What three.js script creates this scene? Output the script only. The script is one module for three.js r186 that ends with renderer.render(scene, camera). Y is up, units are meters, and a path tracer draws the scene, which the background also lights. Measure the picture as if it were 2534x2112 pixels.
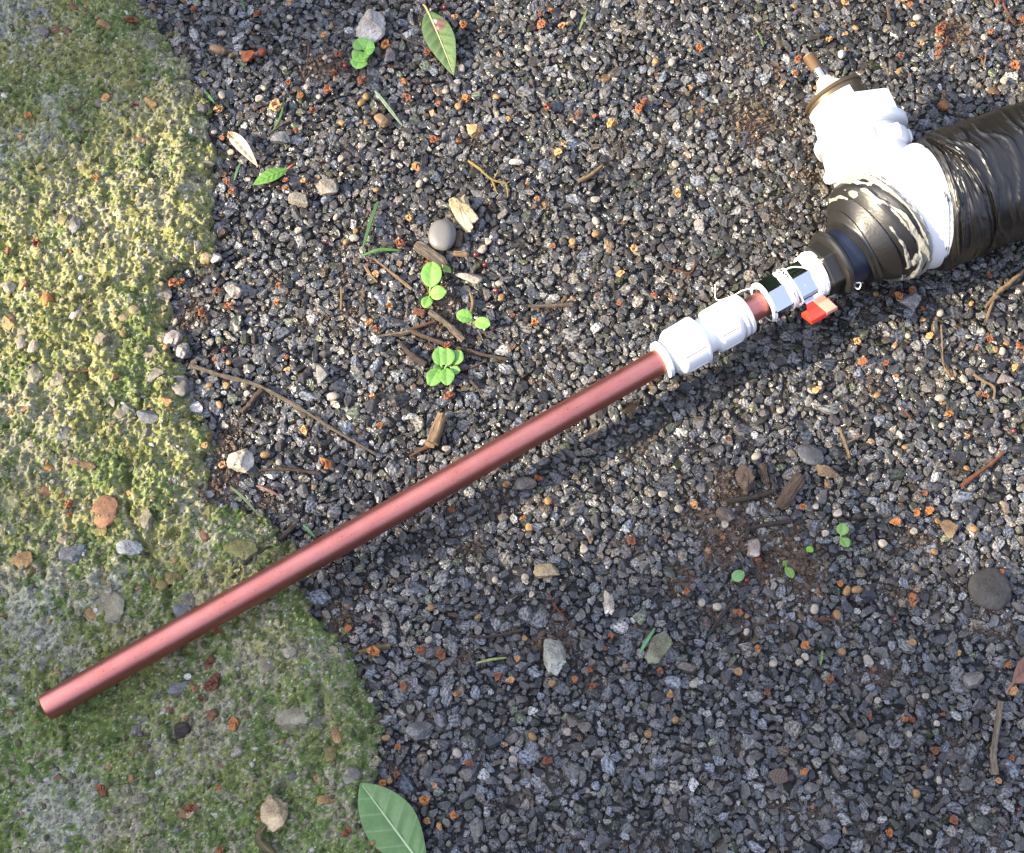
import * as THREE from 'three';
import { mergeGeometries, mergeVertices, toCreasedNormals } from 'three/addons/utils/BufferGeometryUtils.js';

// ---------------------------------------------------------------- camera, sky, sun, exposure
const scene = new THREE.Scene();
const camera = new THREE.PerspectiveCamera(36, 1024 / 853, 0.02, 200);
camera.position.set(0, 0.7236, 0.2634);
camera.lookAt(0, 0, 0);

const SUN_EL = THREE.MathUtils.degToRad(27), SUN_AZ = THREE.MathUtils.degToRad(13);
const sunDir = new THREE.Vector3(-Math.cos(SUN_EL) * Math.cos(SUN_AZ), Math.sin(SUN_EL), Math.cos(SUN_EL) * Math.sin(SUN_AZ));
const sun = new THREE.DirectionalLight(new THREE.Color(1, 0.86, 0.62), 5.0);
sun.position.copy(sunDir).multiplyScalar(9);
sun.target.position.set(0, 0, 0);
sun.castShadow = true;
sun.shadow.mapSize.set(4096, 4096);
sun.shadow.radius = 1;
Object.assign(sun.shadow.camera, { left: -6, right: 6, top: 6, bottom: -6, near: 0.1, far: 40 });
scene.add(sun, sun.target);

{ // clear sky: deep blue overhead, paler towards the horizon and around the sun
  const W = 256, H = 128, d = new Float32Array(W * H * 4);
  for (let j = 0; j < H; j++) for (let i = 0; i < W; i++) {
    const el = ((j + 0.5) / H - 0.5) * Math.PI, az = ((i + 0.5) / W - 0.5) * 2 * Math.PI;
    const v = [Math.cos(el) * Math.cos(az), Math.sin(el), Math.cos(el) * Math.sin(az)];
    const t = Math.pow(1 - Math.max(0, v[1]), 3);
    const s = Math.max(0, v[0] * sunDir.x + v[1] * sunDir.y + v[2] * sunDir.z);
    const g = 1.25 * s * s * s + 0.5 * Math.pow(s, 30);
    const o = (j * W + i) * 4, low = v[1] < 0 ? 0.25 : 1;
    d[o] = (0.28 + 0.12 * t + g * 0.95) * low;
    d[o + 1] = (0.34 + 0.11 * t + g * 0.92) * low;
    d[o + 2] = (0.52 + 0.07 * t + g * 0.95) * low;
    d[o + 3] = 1;
  }
  const sky = new THREE.DataTexture(d, W, H, THREE.RGBAFormat, THREE.FloatType);
  sky.mapping = THREE.EquirectangularReflectionMapping;
  sky.magFilter = THREE.LinearFilter; sky.minFilter = THREE.LinearFilter; sky.needsUpdate = true;
  scene.background = sky; scene.environment = sky;
}
const renderer = new THREE.WebGLRenderer({ antialias: true });
renderer.toneMapping = THREE.LinearToneMapping;
renderer.toneMappingExposure = 3.5;
renderer.shadowMap.enabled = true;

// ---------------------------------------------------------------- helpers
const V3 = (a, b, c) => Array.isArray(a) ? new THREE.Vector3(...a) : new THREE.Vector3(a, b, c);
function rngOf(seed) { let a = seed >>> 0; return () => { a = (a + 0x6D2B79F5) | 0; let t = Math.imul(a ^ (a >>> 15), 1 | a); t = (t + Math.imul(t ^ (t >>> 7), 61 | t)) ^ t; return ((t ^ (t >>> 14)) >>> 0) / 4294967296; }; }
const R = rngOf(20240611);
const rr = (a, b, g = R) => a + (b - a) * g();
const clamp = (x, a = 0, b = 1) => Math.min(b, Math.max(a, x));
const smooth = (a, b, x) => { const t = clamp((x - a) / (b - a)); return t * t * (3 - 2 * t); };
const mix = (a, b, t) => a + (b - a) * t;
const mix3 = (a, b, t) => [mix(a[0], b[0], t), mix(a[1], b[1], t), mix(a[2], b[2], t)];
function hash2(x, y, s) { let h = Math.imul(x, 374761393) ^ Math.imul(y, 668265263) ^ Math.imul(s, 2246822519); h = Math.imul(h ^ (h >>> 13), 1274126177); h ^= h >>> 16; return (h >>> 0) / 4294967296; }
function noise(x, y, s = 0) { // value noise, about -1..1
  const xi = Math.floor(x), yi = Math.floor(y), fx = x - xi, fy = y - yi;
  const u = fx * fx * fx * (fx * (fx * 6 - 15) + 10), v = fy * fy * fy * (fy * (fy * 6 - 15) + 10);
  const a = hash2(xi, yi, s), b = hash2(xi + 1, yi, s), c = hash2(xi, yi + 1, s), d = hash2(xi + 1, yi + 1, s);
  return (a + (b - a) * u + (c - a) * v + (a - b - c + d) * u * v) * 2 - 1;
}
function fbm(x, y, s, n = 3) { let t = 0, a = 1, w = 0; for (let i = 0; i < n; i++) { t += a * noise(x, y, s + i * 17); w += a; a *= 0.5; const nx = 1.6 * x - 1.2 * y; y = 1.2 * x + 1.6 * y; x = nx; } return t / w; }
// cells: distance to the nearest of scattered points (0 at the point)
function cells(x, y, s) {
  const xi = Math.floor(x), yi = Math.floor(y); let f1 = 9, id = 0;
  for (let j = -1; j <= 1; j++) for (let i = -1; i <= 1; i++) {
    const px = xi + i + hash2(xi + i, yi + j, s), py = yi + j + hash2(xi + i, yi + j, s + 1), q = (px - x) ** 2 + (py - y) ** 2;
    if (q < f1) { f1 = q; id = hash2(xi + i, yi + j, s + 2); }
  }
  return [Math.sqrt(f1), id];
}
const taken = new Map();
const numbered = n => { const k = taken.get(n) || 0; taken.set(n, k + 1); return k ? `${n}_${String(k).padStart(3, '0')}` : n; };
const shade = o => { o.castShadow = true; o.receiveShadow = true; return o; };
function part(name, geo, mat, parent) { const m = shade(new THREE.Mesh(geo, mat)); m.name = name; parent.add(m); return m; }
function thing(name, label, category, pos = [0, 0, 0], group) { const g = new THREE.Group(); g.name = numbered(name); g.position.set(...pos); g.userData = { label, category }; if (group) g.userData.group = group; scene.add(g); return g; }
function single(name, geo, mat, label, category, pos, group) { const m = shade(new THREE.Mesh(geo, mat)); m.name = numbered(name); if (pos) m.position.set(...pos); m.userData = { label, category }; if (group) m.userData.group = group; scene.add(m); return m; }

// textures: small scattered grain, used as colour variation and as fine relief
function grainTex(n, fn, srgb) {
  const d = new Uint8Array(n * n * 4);
  for (let j = 0; j < n; j++) for (let i = 0; i < n; i++) { const c = fn(i / n, j / n, i, j), o = (j * n + i) * 4; for (let k = 0; k < 3; k++) d[o + k] = clamp(Array.isArray(c) ? c[k] : c) * 255; d[o + 3] = 255; }
  const t = new THREE.DataTexture(d, n, n); t.wrapS = t.wrapT = THREE.RepeatWrapping; t.magFilter = THREE.LinearFilter; t.minFilter = THREE.LinearMipmapLinearFilter; t.generateMipmaps = true;
  if (srgb) t.colorSpace = THREE.SRGBColorSpace; t.needsUpdate = true; return t;
}
const per = (u, v, f, s, n = 3) => { // noise that tiles
  let t = 0, a = 1, w = 0; for (let i = 0; i < n; i++) { const g = f << i, x = u * g, y = v * g, xi = Math.floor(x), yi = Math.floor(y), fx = x - xi, fy = y - yi, ux = fx * fx * (3 - 2 * fx), uy = fy * fy * (3 - 2 * fy), h = (p, q) => hash2((p + g) % g, (q + g) % g, s + i); const A = h(xi, yi), B = h(xi + 1, yi), C = h(xi, yi + 1), D = h(xi + 1, yi + 1); t += a * (A + (B - A) * ux + (C - A) * uy + (A - B - C + D) * ux * uy); w += a; a *= 0.6; } return t / w; };
// stone: mottled with pale mineral specks and dark pits
const stoneMap = grainTex(512, (u, v) => { const a = per(u, v, 14, 3, 4), b = per(u, v, 64, 9, 2), w = b > 0.62 ? 0.5 : 0, k = b < 0.36 ? -0.36 : 0; const c = 0.74 + (a - 0.5) * 0.8 + w + k; return [c, c * 0.985, c * 0.96]; }, true);
const softMap = grainTex(512, (u, v) => { const a = per(u, v, 9, 303, 5), b = per(u, v, 90, 309, 2), c = 0.84 + (a - 0.5) * 0.6 + (b > 0.68 ? 0.12 : 0) - (b < 0.28 ? 0.14 : 0); return [c, c * (0.97 + (a - 0.5) * 0.06), c * (0.93 + (a - 0.5) * 0.1)]; }, true);
const stoneBump = grainTex(512, (u, v) => 0.5 + (per(u, v, 16, 23, 4) - 0.5) * 1.3);
const plainBump = grainTex(256, (u, v) => per(u, v, 40, 51, 3));
const barkMap = grainTex(256, (u, v) => { const c = 0.62 + (per(u, v, 6, 61, 3) - 0.5) * 0.5 + (hash2(Math.floor(u * 90), Math.floor(v * 7), 5) - 0.5) * 0.35; return [c, c * 0.97, c * 0.93]; }, true);
const copperMap = grainTex(512, (u, v) => { const a = per(u, v, 6, 71, 4), st = per(u, v * 0.12 + u * 0.01, 60, 81, 2); const c = 0.88 + (a - 0.5) * 0.07 + (st - 0.5) * 0.05, k = per(u, v, 90, 75, 1) > 0.93 ? 0.6 : 1; return [c * k, c * (0.97 + (a - 0.5) * 0.1) * k, c * (0.97 + (a - 0.5) * 0.14) * k]; }, true);
const copperRough = grainTex(512, (u, v) => { const a = 0.42 + (per(u, v, 24, 91, 4) - 0.5) * 0.08; return [a, a, a]; });

const col = (r, g, b) => new THREE.Color().setRGB(r, g, b);
const std = (c, roughness = 0.85, o = {}) => new THREE.MeshStandardMaterial({ color: col(...c), roughness, ...o });
const stoneMat = (c, roughness = 0.7, map = softMap) => std(c, roughness, { map, bumpMap: stoneBump, bumpScale: 0.0004 });

// toCreasedNormals welds within a hundredth of a unit, so work in millimetres
const creased = (g, a) => { g.scale(1000, 1000, 1000); const h = toCreasedNormals(g, a); h.scale(0.001, 0.001, 0.001); return h; };
// flat uv in metres from the dominant axis of each face
function boxUV(g, scale = 1) {
  const p = g.attributes.position, n = g.attributes.normal, uv = new Float32Array(p.count * 2);
  for (let i = 0; i < p.count; i++) {
    const a = Math.abs(n.getX(i)), b = Math.abs(n.getY(i)), c = Math.abs(n.getZ(i));
    const [u, v] = b >= a && b >= c ? [p.getX(i), p.getZ(i)] : a >= c ? [p.getZ(i), p.getY(i)] : [p.getX(i), p.getY(i)];
    uv[2 * i] = u * scale; uv[2 * i + 1] = v * scale;
  }
  g.setAttribute('uv', new THREE.BufferAttribute(uv, 2)); return g;
}
// a broken stone of unit radius: a ball cut by random planes, or a water-worn pebble (round = 1)
function rock(seed, { cuts = 11, detail = 3, round = 0, rough = 0.05, crease = 0.55, lump = 0 } = {}) {
  const q = rngOf(seed * 7919 + 13), pl = [];
  for (let i = 0; i < cuts; i++) { const z = 2 * q() - 1, a = q() * 6.283, s = Math.sqrt(1 - z * z); pl.push([s * Math.cos(a), z, s * Math.sin(a), rr(0.46, 0.86, q)]); }
  pl.push([rr(-.3, .3, q), 0.95, rr(-.3, .3, q), rr(0.5, 0.8, q)], [0, -1, 0, 0.8]);
  let g = new THREE.IcosahedronGeometry(1, detail); g.deleteAttribute('uv'); g.deleteAttribute('normal'); g = mergeVertices(g, 1e-4);
  const p = g.attributes.position, off = q() * 50;
  for (let i = 0; i < p.count; i++) {
    const x = p.getX(i), y = p.getY(i), z = p.getZ(i);
    let r = 1.12; for (const [a, b, c, d] of pl) { const t = a * x + b * y + c * z; if (t > 0.05) r = Math.min(r, d / t); }
    r = mix(r, 0.9 + 0.08 * noise(x * 1.1 + off, z * 1.1 + y, 3), round);
    r *= 1 + rough * (noise(x * 4 + off, y * 4 + z * 3, 5) + 0.6 * noise(x * 9 + off, z * 9 - y * 8, 6)) + lump * noise(x * 2.2 + off, z * 2.2 + y * 2, 8);
    p.setXYZ(i, x * r, y * r, z * r);
  }
  g = round > 0.6 ? (g.computeVertexNormals(), g.toNonIndexed()) : creased(g, crease);
  return g;
}
const scaledRock = (g0, sx, sy, sz) => { const g = g0.clone(); g.scale(sx, sy, sz); return boxUV(g, 22); };
// rings swept along a centre line; ring(i) gives radius per angle
function sweep(pts, radius, nT = 20, { crease = 0.7, caps = true, up = V3(0, 1, 0) } = {}) {
  const n = pts.length, pos = [], uv = [], idx = []; let len = 0;
  for (let i = 0; i < n; i++) {
    let t = new THREE.Vector3(); for (let a = i, b = i; t.lengthSq() < 1e-16 && (a > 0 || b < n - 1);) { a = Math.max(0, a - 1); b = Math.min(n - 1, b + 1); t = pts[b].clone().sub(pts[a]); } t.normalize();
    const side = t.clone().cross(up).normalize(), u2 = side.clone().cross(t);
    if (i) len += pts[i].distanceTo(pts[i - 1]);
    for (let k = 0; k <= nT; k++) {
      const th = k / nT * Math.PI * 2, r = radius(i / (n - 1), k === nT ? 0 : th, i);
      const v = pts[i].clone().addScaledVector(side, Math.cos(th) * r).addScaledVector(u2, Math.sin(th) * r);
      pos.push(v.x, v.y, v.z); uv.push(th * 0.01, len);
    }
  }
  const w = nT + 1;
  for (let i = 0; i < n - 1; i++) for (let k = 0; k < nT; k++) { const a = i * w + k; idx.push(a, a + w, a + 1, a + 1, a + w, a + w + 1); }
  if (caps) for (const [e, f] of [[0, 1], [n - 1, 0]]) { const c = pos.length / 3; pos.push(pts[e].x, pts[e].y, pts[e].z); uv.push(0, 0); for (let k = 0; k < nT; k++) idx.push(...(f ? [c, e * w + k, e * w + k + 1] : [c, e * w + k + 1, e * w + k])); }
  let g = new THREE.BufferGeometry(); g.setAttribute('position', new THREE.Float32BufferAttribute(pos, 3)); g.setAttribute('uv', new THREE.Float32BufferAttribute(uv, 2)); g.setIndex(idx);
  return creased(g, crease);
}
// solid of revolution about dir; profile [[along, radius] ...] in millimetres
function revolve(o, dir, profile, nT = 40, mod = null, opt = {}) {
  const d = dir.clone().normalize(), pts = profile.map(p => o.clone().addScaledVector(d, p[0] / 1000));
  // equal stations need a direction of their own: build rings directly
  const side = d.clone().cross(opt.up || V3(0, 1, 0)).normalize(), u2 = side.clone().cross(d), pos = [], uv = [], idx = [], w = nT + 1;
  profile.forEach(([s, r], i) => { for (let k = 0; k <= nT; k++) { const th = (k % nT) / nT * Math.PI * 2 + (opt.turn || 0), q = r / 1000 * (mod ? mod(th, s) : 1), v = pts[i].clone().addScaledVector(side, Math.cos(th) * q).addScaledVector(u2, Math.sin(th) * q); pos.push(v.x, v.y, v.z); uv.push(k / nT * 0.1, s / 1000); } });
  for (let i = 0; i < profile.length - 1; i++) for (let k = 0; k < nT; k++) { const a = i * w + k; idx.push(a, a + w, a + 1, a + 1, a + w, a + w + 1); }
  const g = new THREE.BufferGeometry(); g.setAttribute('position', new THREE.Float32BufferAttribute(pos, 3)); g.setAttribute('uv', new THREE.Float32BufferAttribute(uv, 2)); g.setIndex(idx);
  return creased(g, opt.crease ?? 0.5);
}
const curvePts = (pts, n) => new THREE.CatmullRomCurve3(pts, false, 'centripetal').getPoints(n);
function colour(g, fn) { const p = g.attributes.position, c = new Float32Array(p.count * 3); for (let i = 0; i < p.count; i++) c.set(fn(p.getX(i), p.getY(i), p.getZ(i), i), 3 * i); g.setAttribute('color', new THREE.BufferAttribute(c, 3)); return g; }

// ---------------------------------------------------------------- ground: the outline of the concrete slab (x, z in metres)
const slabEdge = [[-0.33, -0.9], [-0.318, -0.55], [-.2602, -.3714], [-.2531, -.3191], [-.2459, -.2957], [-.2291, -.2765], [-.2138, -.2538], [-.2031, -.2316], [-.1918, -.2152], [-.1873, -.1883], [-.1887, -.1672], [-.1843, -.1498], [-.1848, -.126], [-.1846, -.1077], [-.194, -.1027], [-.2063, -.0987], [-.2064, -.0766], [-.2059, -.0542], [-.1973, -.0385], [-.1899, -.0199], [-.1841, -.0016], [-.1744, .0074], [-.1749, .0252], [-.1755, .0428], [-.1606, .0486], [-.1466, .0514], [-.1348, .0629], [-.1231, .0742], [-.1181, .091], [-.1117, .1089], [-.0962, .1238], [-.0836, .1398], [-.0758, .1556], [-.0717, .1763], [-.0693, .1915], [-.0725, .204], [-.0701, .2213], [-.0632, .2383], [-.055, .2621], [-.0485, .3191], [-0.02, 0.46], [0.0, 0.9]];
function slabDist(x, z) { // metres inside the slab (negative outside)
  let best = 1e9, sgn = 1;
  for (let i = 0; i < slabEdge.length - 1; i++) {
    const [ax, az] = slabEdge[i], [bx, bz] = slabEdge[i + 1], dx = bx - ax, dz = bz - az, t = clamp(((x - ax) * dx + (z - az) * dz) / (dx * dx + dz * dz));
    const ex = x - ax - dx * t, ez = z - az - dz * t, d = ex * ex + ez * ez;
    if (d < best - 1e-12) { best = d; }
  }
  let inside = false; // crossings of the edge to the left
  for (let i = 0; i < slabEdge.length - 1; i++) { const [ax, az] = slabEdge[i], [bx, bz] = slabEdge[i + 1]; if ((az > z) !== (bz > z) && x < ax + (z - az) / (bz - az) * (bx - ax)) inside = !inside; }
  return (inside ? 1 : -1) * Math.sqrt(best);
}
const X0 = -0.56, X1 = 0.56, Z0 = -0.52, Z1 = 0.44; // ground built piece by piece
const cracks = [[[-.2196, .0288], [-.2178, .0552], [-.2094, .0683], [-.205, .0767], [-.1951, .0868], [-.19, .1011]]];
const segD = (x, z, l) => { let b = 1e9; for (let i = 0; i < l.length - 1; i++) { const [ax, az] = l[i], [bx, bz] = l[i + 1], dx = bx - ax, dz = bz - az, t = clamp(((x - ax) * dx + (z - az) * dz) / (dx * dx + dz * dz)); b = Math.min(b, Math.hypot(x - ax - dx * t, z - az - dz * t)); } return b; };
function slabShape(x, z) { // height of the concrete in metres and how far inside its edge
  const d0 = slabDist(x, z); if (d0 < -0.02) return [-0.02, d0];
  const d = d0 + 0.0062 * fbm(x * 62, z * 62, 11, 3) + 0.0030 * (0.45 - cells(x * 120, z * 120, 13)[0]) + 0.0016 * noise(x * 300, z * 300, 12);
  const rim = smooth(-0.003, 0.0035, d) * 0.72 + smooth(0.003, 0.022, d + 0.006 * noise(x * 45, z * 45, 15)) * 0.28;
  let h = -0.010 + 0.0180 * rim;
  const m = smooth(-0.008, -0.002, d);
  h += m * 0.0044 * fbm(x * 26, z * 26, 21, 3);
  const gully = Math.abs(fbm(x * 34 + 3, z * 30, 31, 2)); h -= m * 0.0032 * smooth(0.26, 0.0, gully) * smooth(-0.1, 0.3, noise(x * 12, z * 12, 33));
  const [c0, id0] = cells(x * 62 + 0.6 * noise(x * 90, z * 90, 36), z * 62 + 0.6 * noise(x * 90, z * 90, 37), 38); h += m * (0.0034 * smooth(0.78, 0.15, c0) * (0.35 + 0.65 * id0) - (id0 < 0.16 ? 0.0030 * smooth(0.5, 0.2, c0) : 0) - 0.0016);
  const [c1, id] = cells(x * 150, z * 150, 41); h += m * 0.0015 * (id > 0.45 ? 1 : 0.25) * smooth(0.62, 0.2, c1);
  const [c2, id2] = cells(x * 330, z * 330, 47); h += m * 0.0012 * (id2 > 0.35 ? 1 : 0) * smooth(0.6, 0.15, c2);
  h += m * (0.0011 * noise(x * 400, z * 400, 51) + 0.0007 * noise(x * 780, z * 780, 52));
  for (const c of cracks) { const q = segD(x, z, c) + 0.0015 * noise(x * 180, z * 180, 55); h -= 0.0035 * smooth(0.0032, 0.0006, q); }
  return [h, d];
}
const slabH = (x, z) => slabShape(x, z)[0];
// soil and litter gathered in places on the asphalt, 0..1
const soilSpots = [[[.1479, .075], .075, .055], [[.1264, .0403], .022, .018], [[.0216, .1304], .020, .020], [[-.0384, -.0739], .026, .030], [[-.1641, .0226], .014, .03], [[-.137, .0491], .02, .014], [[-.0947, .1195], .014, .02], [[-.057, .2109], .02, .03], [[-.1949, -.0739], .016, .03], [[.2358, .0664], .022, .018], [[.2919, -.2749], .03, .03], [[.153, -.2077], .02, .02], [[-.1272, -.2521], .03, .02], [[-.0269, .1358], .012, .012]];
function soil(x, z) { let s = 0; for (const [[a, b], p, q] of soilSpots) s = Math.max(s, 1.0 - Math.hypot((x - a) / p, (z - b) / q)); s += 0.75 * fbm(x * 42, z * 42, 61, 3) - 0.08; return clamp(s * 1.3); }
const baseH = (x, z) => -0.0029 + 0.0008 * fbm(x * 40, z * 40, 71, 2) + 0.0005 * noise(x * 300, z * 300, 72) + 0.0022 * soil(x, z);
const groundH = (x, z) => { const s = slabH(x, z); return s > 0.001 ? s : 0.0012; }; // what loose things lie on

// far ground
const asphalt = new THREE.Group(); asphalt.name = 'asphalt_path'; asphalt.userData = { kind: 'structure', label: 'dark worn asphalt path with exposed grey stone chippings', category: 'path' }; scene.add(asphalt);
{
  const far = new THREE.PlaneGeometry(60, 60); far.rotateX(-Math.PI / 2); const u = far.attributes.uv; for (let i = 0; i < u.count; i++) u.setXY(i, u.getX(i) * 1500, u.getY(i) * 1500);
  const f = part('ground', far, std([0.075, 0.073, 0.07], 0.9, { map: stoneMap, bumpMap: stoneBump, bumpScale: 0.004 }), scene); f.position.y = -0.012; f.userData = { kind: 'structure', label: 'asphalt ground running on all round', category: 'ground' };
}
function sheet(x0, x1, z0, z1, step, hf, keep, cf) {
  const nx = Math.round((x1 - x0) / step), nz = Math.round((z1 - z0) / step), pos = [], colr = [], uv = [], id = new Int32Array((nx + 1) * (nz + 1)).fill(-1), idx = []; let n = 0;
  for (let j = 0; j <= nz; j++) for (let i = 0; i <= nx; i++) { const x = x0 + i * step, z = z0 + j * step, h = hf(x, z); if (h === null) continue; id[j * (nx + 1) + i] = n++; pos.push(x, h, z); uv.push(x, z); colr.push(...cf(x, z)); }
  for (let j = 0; j < nz; j++) for (let i = 0; i < nx; i++) { const a = id[j * (nx + 1) + i], b = id[j * (nx + 1) + i + 1], c = id[(j + 1) * (nx + 1) + i], e = id[(j + 1) * (nx + 1) + i + 1]; if (a < 0 || b < 0 || c < 0 || e < 0) continue; idx.push(a, c, b, b, c, e); }
  const g = new THREE.BufferGeometry(); g.setAttribute('position', new THREE.Float32BufferAttribute(pos, 3)); g.setAttribute('color', new THREE.Float32BufferAttribute(colr, 3)); g.setAttribute('uv', new THREE.Float32BufferAttribute(uv, 2)); g.setIndex(idx); g.computeVertexNormals(); return g;
}
const scaleUV = (g, s) => { const u = g.attributes.uv; for (let i = 0; i < u.count; i++) u.setXY(i, u.getX(i) * s, u.getY(i) * s); return g; };
part('bitumen_bed', scaleUV(sheet(X0, X1, Z0, Z1, 0.002, baseH, null, (x, z) => { const s = soil(x, z), g = 0.8 + 0.5 * hash2(Math.round(x * 700), Math.round(z * 700), 4); return mix3([0.013, 0.013, 0.014], [0.085, 0.058, 0.038], s).map(v => v * g); }), 22), std([1, 1, 1], 0.75, { vertexColors: true, bumpMap: stoneBump, bumpScale: 0.0008 }), asphalt);

// ---------------------------------------------------------------- chippings set in the asphalt
{
  const cell = 0.006, grid = new Map(), key = (a, b) => a * 4096 + b, chips = [];
  const fits = (x, z, r, k) => { const cx = Math.floor((x + 1) / cell), cz = Math.floor((z + 1) / cell); for (let j = -2; j <= 2; j++) for (let i = -2; i <= 2; i++) for (const c of grid.get(key(cx + i, cz + j)) || []) if ((c.x - x) ** 2 + (c.z - z) ** 2 < ((c.r + r) * k) ** 2) return false; return true; };
  const add = c => { const k = key(Math.floor((c.x + 1) / cell), Math.floor((c.z + 1) / cell)); if (!grid.has(k)) grid.set(k, []); grid.get(k).push(c); chips.push(c); };
  const q = rngOf(77);
  for (const [tries, a, b, k] of [[4100, .0042, .0056, .78], [22000, .0033, .0042, .72], [110000, .0026, .0033, .68], [200000, .0018, .0026, .66], [200000, .0011, .0018, .66]])
    for (let n = 0; n < tries; n++) {
      const x = rr(X0, X1, q), z = rr(Z0, Z1, q), r = rr(a, b, q);
      if (!fits(x, z, r, k)) continue;
      if (slabDist(x, z) > 0.001) continue;
      const s = soil(x, z); if (s > 0.25 + 0.75 * hash2(Math.floor(x * 220), Math.floor(z * 220), 9)) continue;
      add({ x, z, r, s });
    }
  const templates = []; for (let i = 0; i < 28; i++) templates.push(boxUV(rock(i + 1, { cuts: 7 + i % 6, detail: 4, rough: 0.05 + 0.035 * (i % 3), crease: 0.42, round: i % 11 === 0 ? 0.45 : 0 }), 0.07));
  const tone = (x, z) => { // stone colours: mostly grey, some bluish, brownish or pale
    const t = q(), v = 0.72 * Math.exp(rr(-1.0, 0.7, q)); let c;
    if (t < 0.50) c = [0.148, 0.146, 0.142]; else if (t < 0.70) c = [0.128, 0.138, 0.155]; else if (t < 0.88) c = [0.165, 0.148, 0.120]; else if (t < 0.945) c = [0.30, 0.295, 0.28]; else if (t < 0.96) c = [0.21, 0.14, 0.08]; else c = [0.12, 0.135, 0.085];
    const p = 1 + 0.25 * noise(x * 25, z * 25, 83); return c.map(e => e * v * p);
  };
  const inView = c => { const f = (c.z + 0.302) / 0.54; return c.z > -0.30 && c.z < 0.236 && Math.abs(c.x) < 0.338 - 0.07 * f; };
  const order = chips.map((c, i) => i).sort((a, b) => chips[b].r * (inView(chips[b]) ? 1 : 0) - chips[a].r * (inView(chips[a]) ? 1 : 0));
  const own = new Set(order.slice(0, 300));
  const bins = templates.map(() => []), mats = []; for (let i = 0; i < 14; i++) mats.push(stoneMat(tone(0.1 * i, 0), rr(0.22, 0.4, q), stoneMap));
  const o = new THREE.Object3D();
  chips.forEach((c, i) => {
    const t = Math.floor(q() * templates.length), sx = c.r * rr(0.95, 1.3, q), sz = c.r * rr(0.78, 1.05, q), sy = c.r * rr(0.55, 0.85, q);
    o.position.set(c.x, 0.0004 + 0.0011 * (q() + q() - 1) + 0.12 * (c.r - 0.003) - sy * 0.66 - 0.0006 * c.s, c.z); o.rotation.set(rr(-0.35, 0.35, q), q() * 6.283, rr(-0.35, 0.35, q)); o.scale.set(sx, sy, sz); o.updateMatrix();
    if (own.has(i)) { const m = part(numbered('chipping'), templates[t], mats[Math.floor(q() * mats.length)], asphalt); m.position.copy(o.position); m.rotation.copy(o.rotation); m.scale.copy(o.scale); }
    else bins[t].push([o.matrix.clone(), tone(c.x, c.z)]);
  });
  const mass = new THREE.Group(); mass.name = 'chippings'; mass.userData.kind = 'stuff'; asphalt.add(mass);
  const im = std([1, 1, 1], 0.27, { map: stoneMap, bumpMap: stoneBump, bumpScale: 0.0007 });
  const im2 = std([0.85, 0.85, 0.85], 0.32, { map: softMap, bumpMap: stoneBump, bumpScale: 0.0007 });
  bins.forEach((b, t) => { if (!b.length) return; const m = shade(new THREE.InstancedMesh(templates[t], t % 3 ? im : im2, b.length)); m.name = numbered('chipping_mass'); m.userData.kind = 'stuff'; b.forEach(([mt, c], i) => { m.setMatrixAt(i, mt); m.setColorAt(i, col(...c)); }); mass.add(m); });
  // grit between them
  const gg = [1, 2, 3, 4].map(i => boxUV(rock(300 + i, { cuts: 8, detail: 1, rough: 0.08, crease: 0.4 }), 0.1)), gb = gg.map(() => []);
  for (let n = 0; n < 290000; n++) {
    const x = rr(X0, X1, q), z = rr(Z0, Z1, q); if (slabDist(x, z) > 0.0) continue; const s = soil(x, z), r = rr(.0004, .0011, q) * (1 + 0.4 * s);
    o.position.set(x, baseH(x, z) + r * 0.4 + 0.0014 * q() * q(), z); o.rotation.set(q() * 6, q() * 6, q() * 6); o.scale.set(r * rr(.8, 1.5, q), r, r * rr(.7, 1.1, q)); o.updateMatrix();
    const w = q(); let c = mix3([0.085, 0.085, 0.085], [0.085, 0.056, 0.036], clamp(s * 1.6)); { const k = rr(0.5, 1.5, q); c = c.map(e => e * k); } if (w > 0.95) c = [0.42, 0.41, 0.38]; else if (w > 0.935) c = [0.24, 0.12, 0.05];
    gb[n % 4].push([o.matrix.clone(), c]);
  }
  const grit = new THREE.Group(); grit.name = 'grit'; grit.userData.kind = 'stuff'; asphalt.add(grit);
  gb.forEach((b, t) => { const m = shade(new THREE.InstancedMesh(gg[t], im, b.length)); m.name = numbered('grit_mass'); m.userData.kind = 'stuff'; b.forEach(([mt, c], i) => { m.setMatrixAt(i, mt); m.setColorAt(i, col(...c)); }); grit.add(m); });
  { // crumbs of soil
    const cb = gg.map(() => []); for (let n = 0; n < 230000; n++) { const x = rr(X0, X1, q), z = rr(Z0, Z1, q), s = soil(x, z); if (s < 0.22 || q() > 0.55 * s || slabDist(x, z) > 0) continue; const r = 0.0005 + 0.0016 * Math.pow(q(), 2.5); o.position.set(x, baseH(x, z) + r * 0.6, z); o.rotation.set(q() * 6, q() * 6, q() * 6); o.scale.set(r * rr(.9, 1.4, q), r, r * rr(.8, 1.1, q)); o.updateMatrix(); const w = q(), k = rr(.5, 1.6, q); cb[n % 4].push([o.matrix.clone(), (w > 0.9 ? [.20, .19, .18] : w > 0.84 ? [.22, .12, .06] : [.10, .07, .048]).map(e => e * k)]); }
    const cm = std([1, 1, 1], 0.9, { map: stoneMap }), gp = new THREE.Group(); gp.name = 'soil_crumbs'; gp.userData.kind = 'stuff'; asphalt.add(gp);
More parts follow.
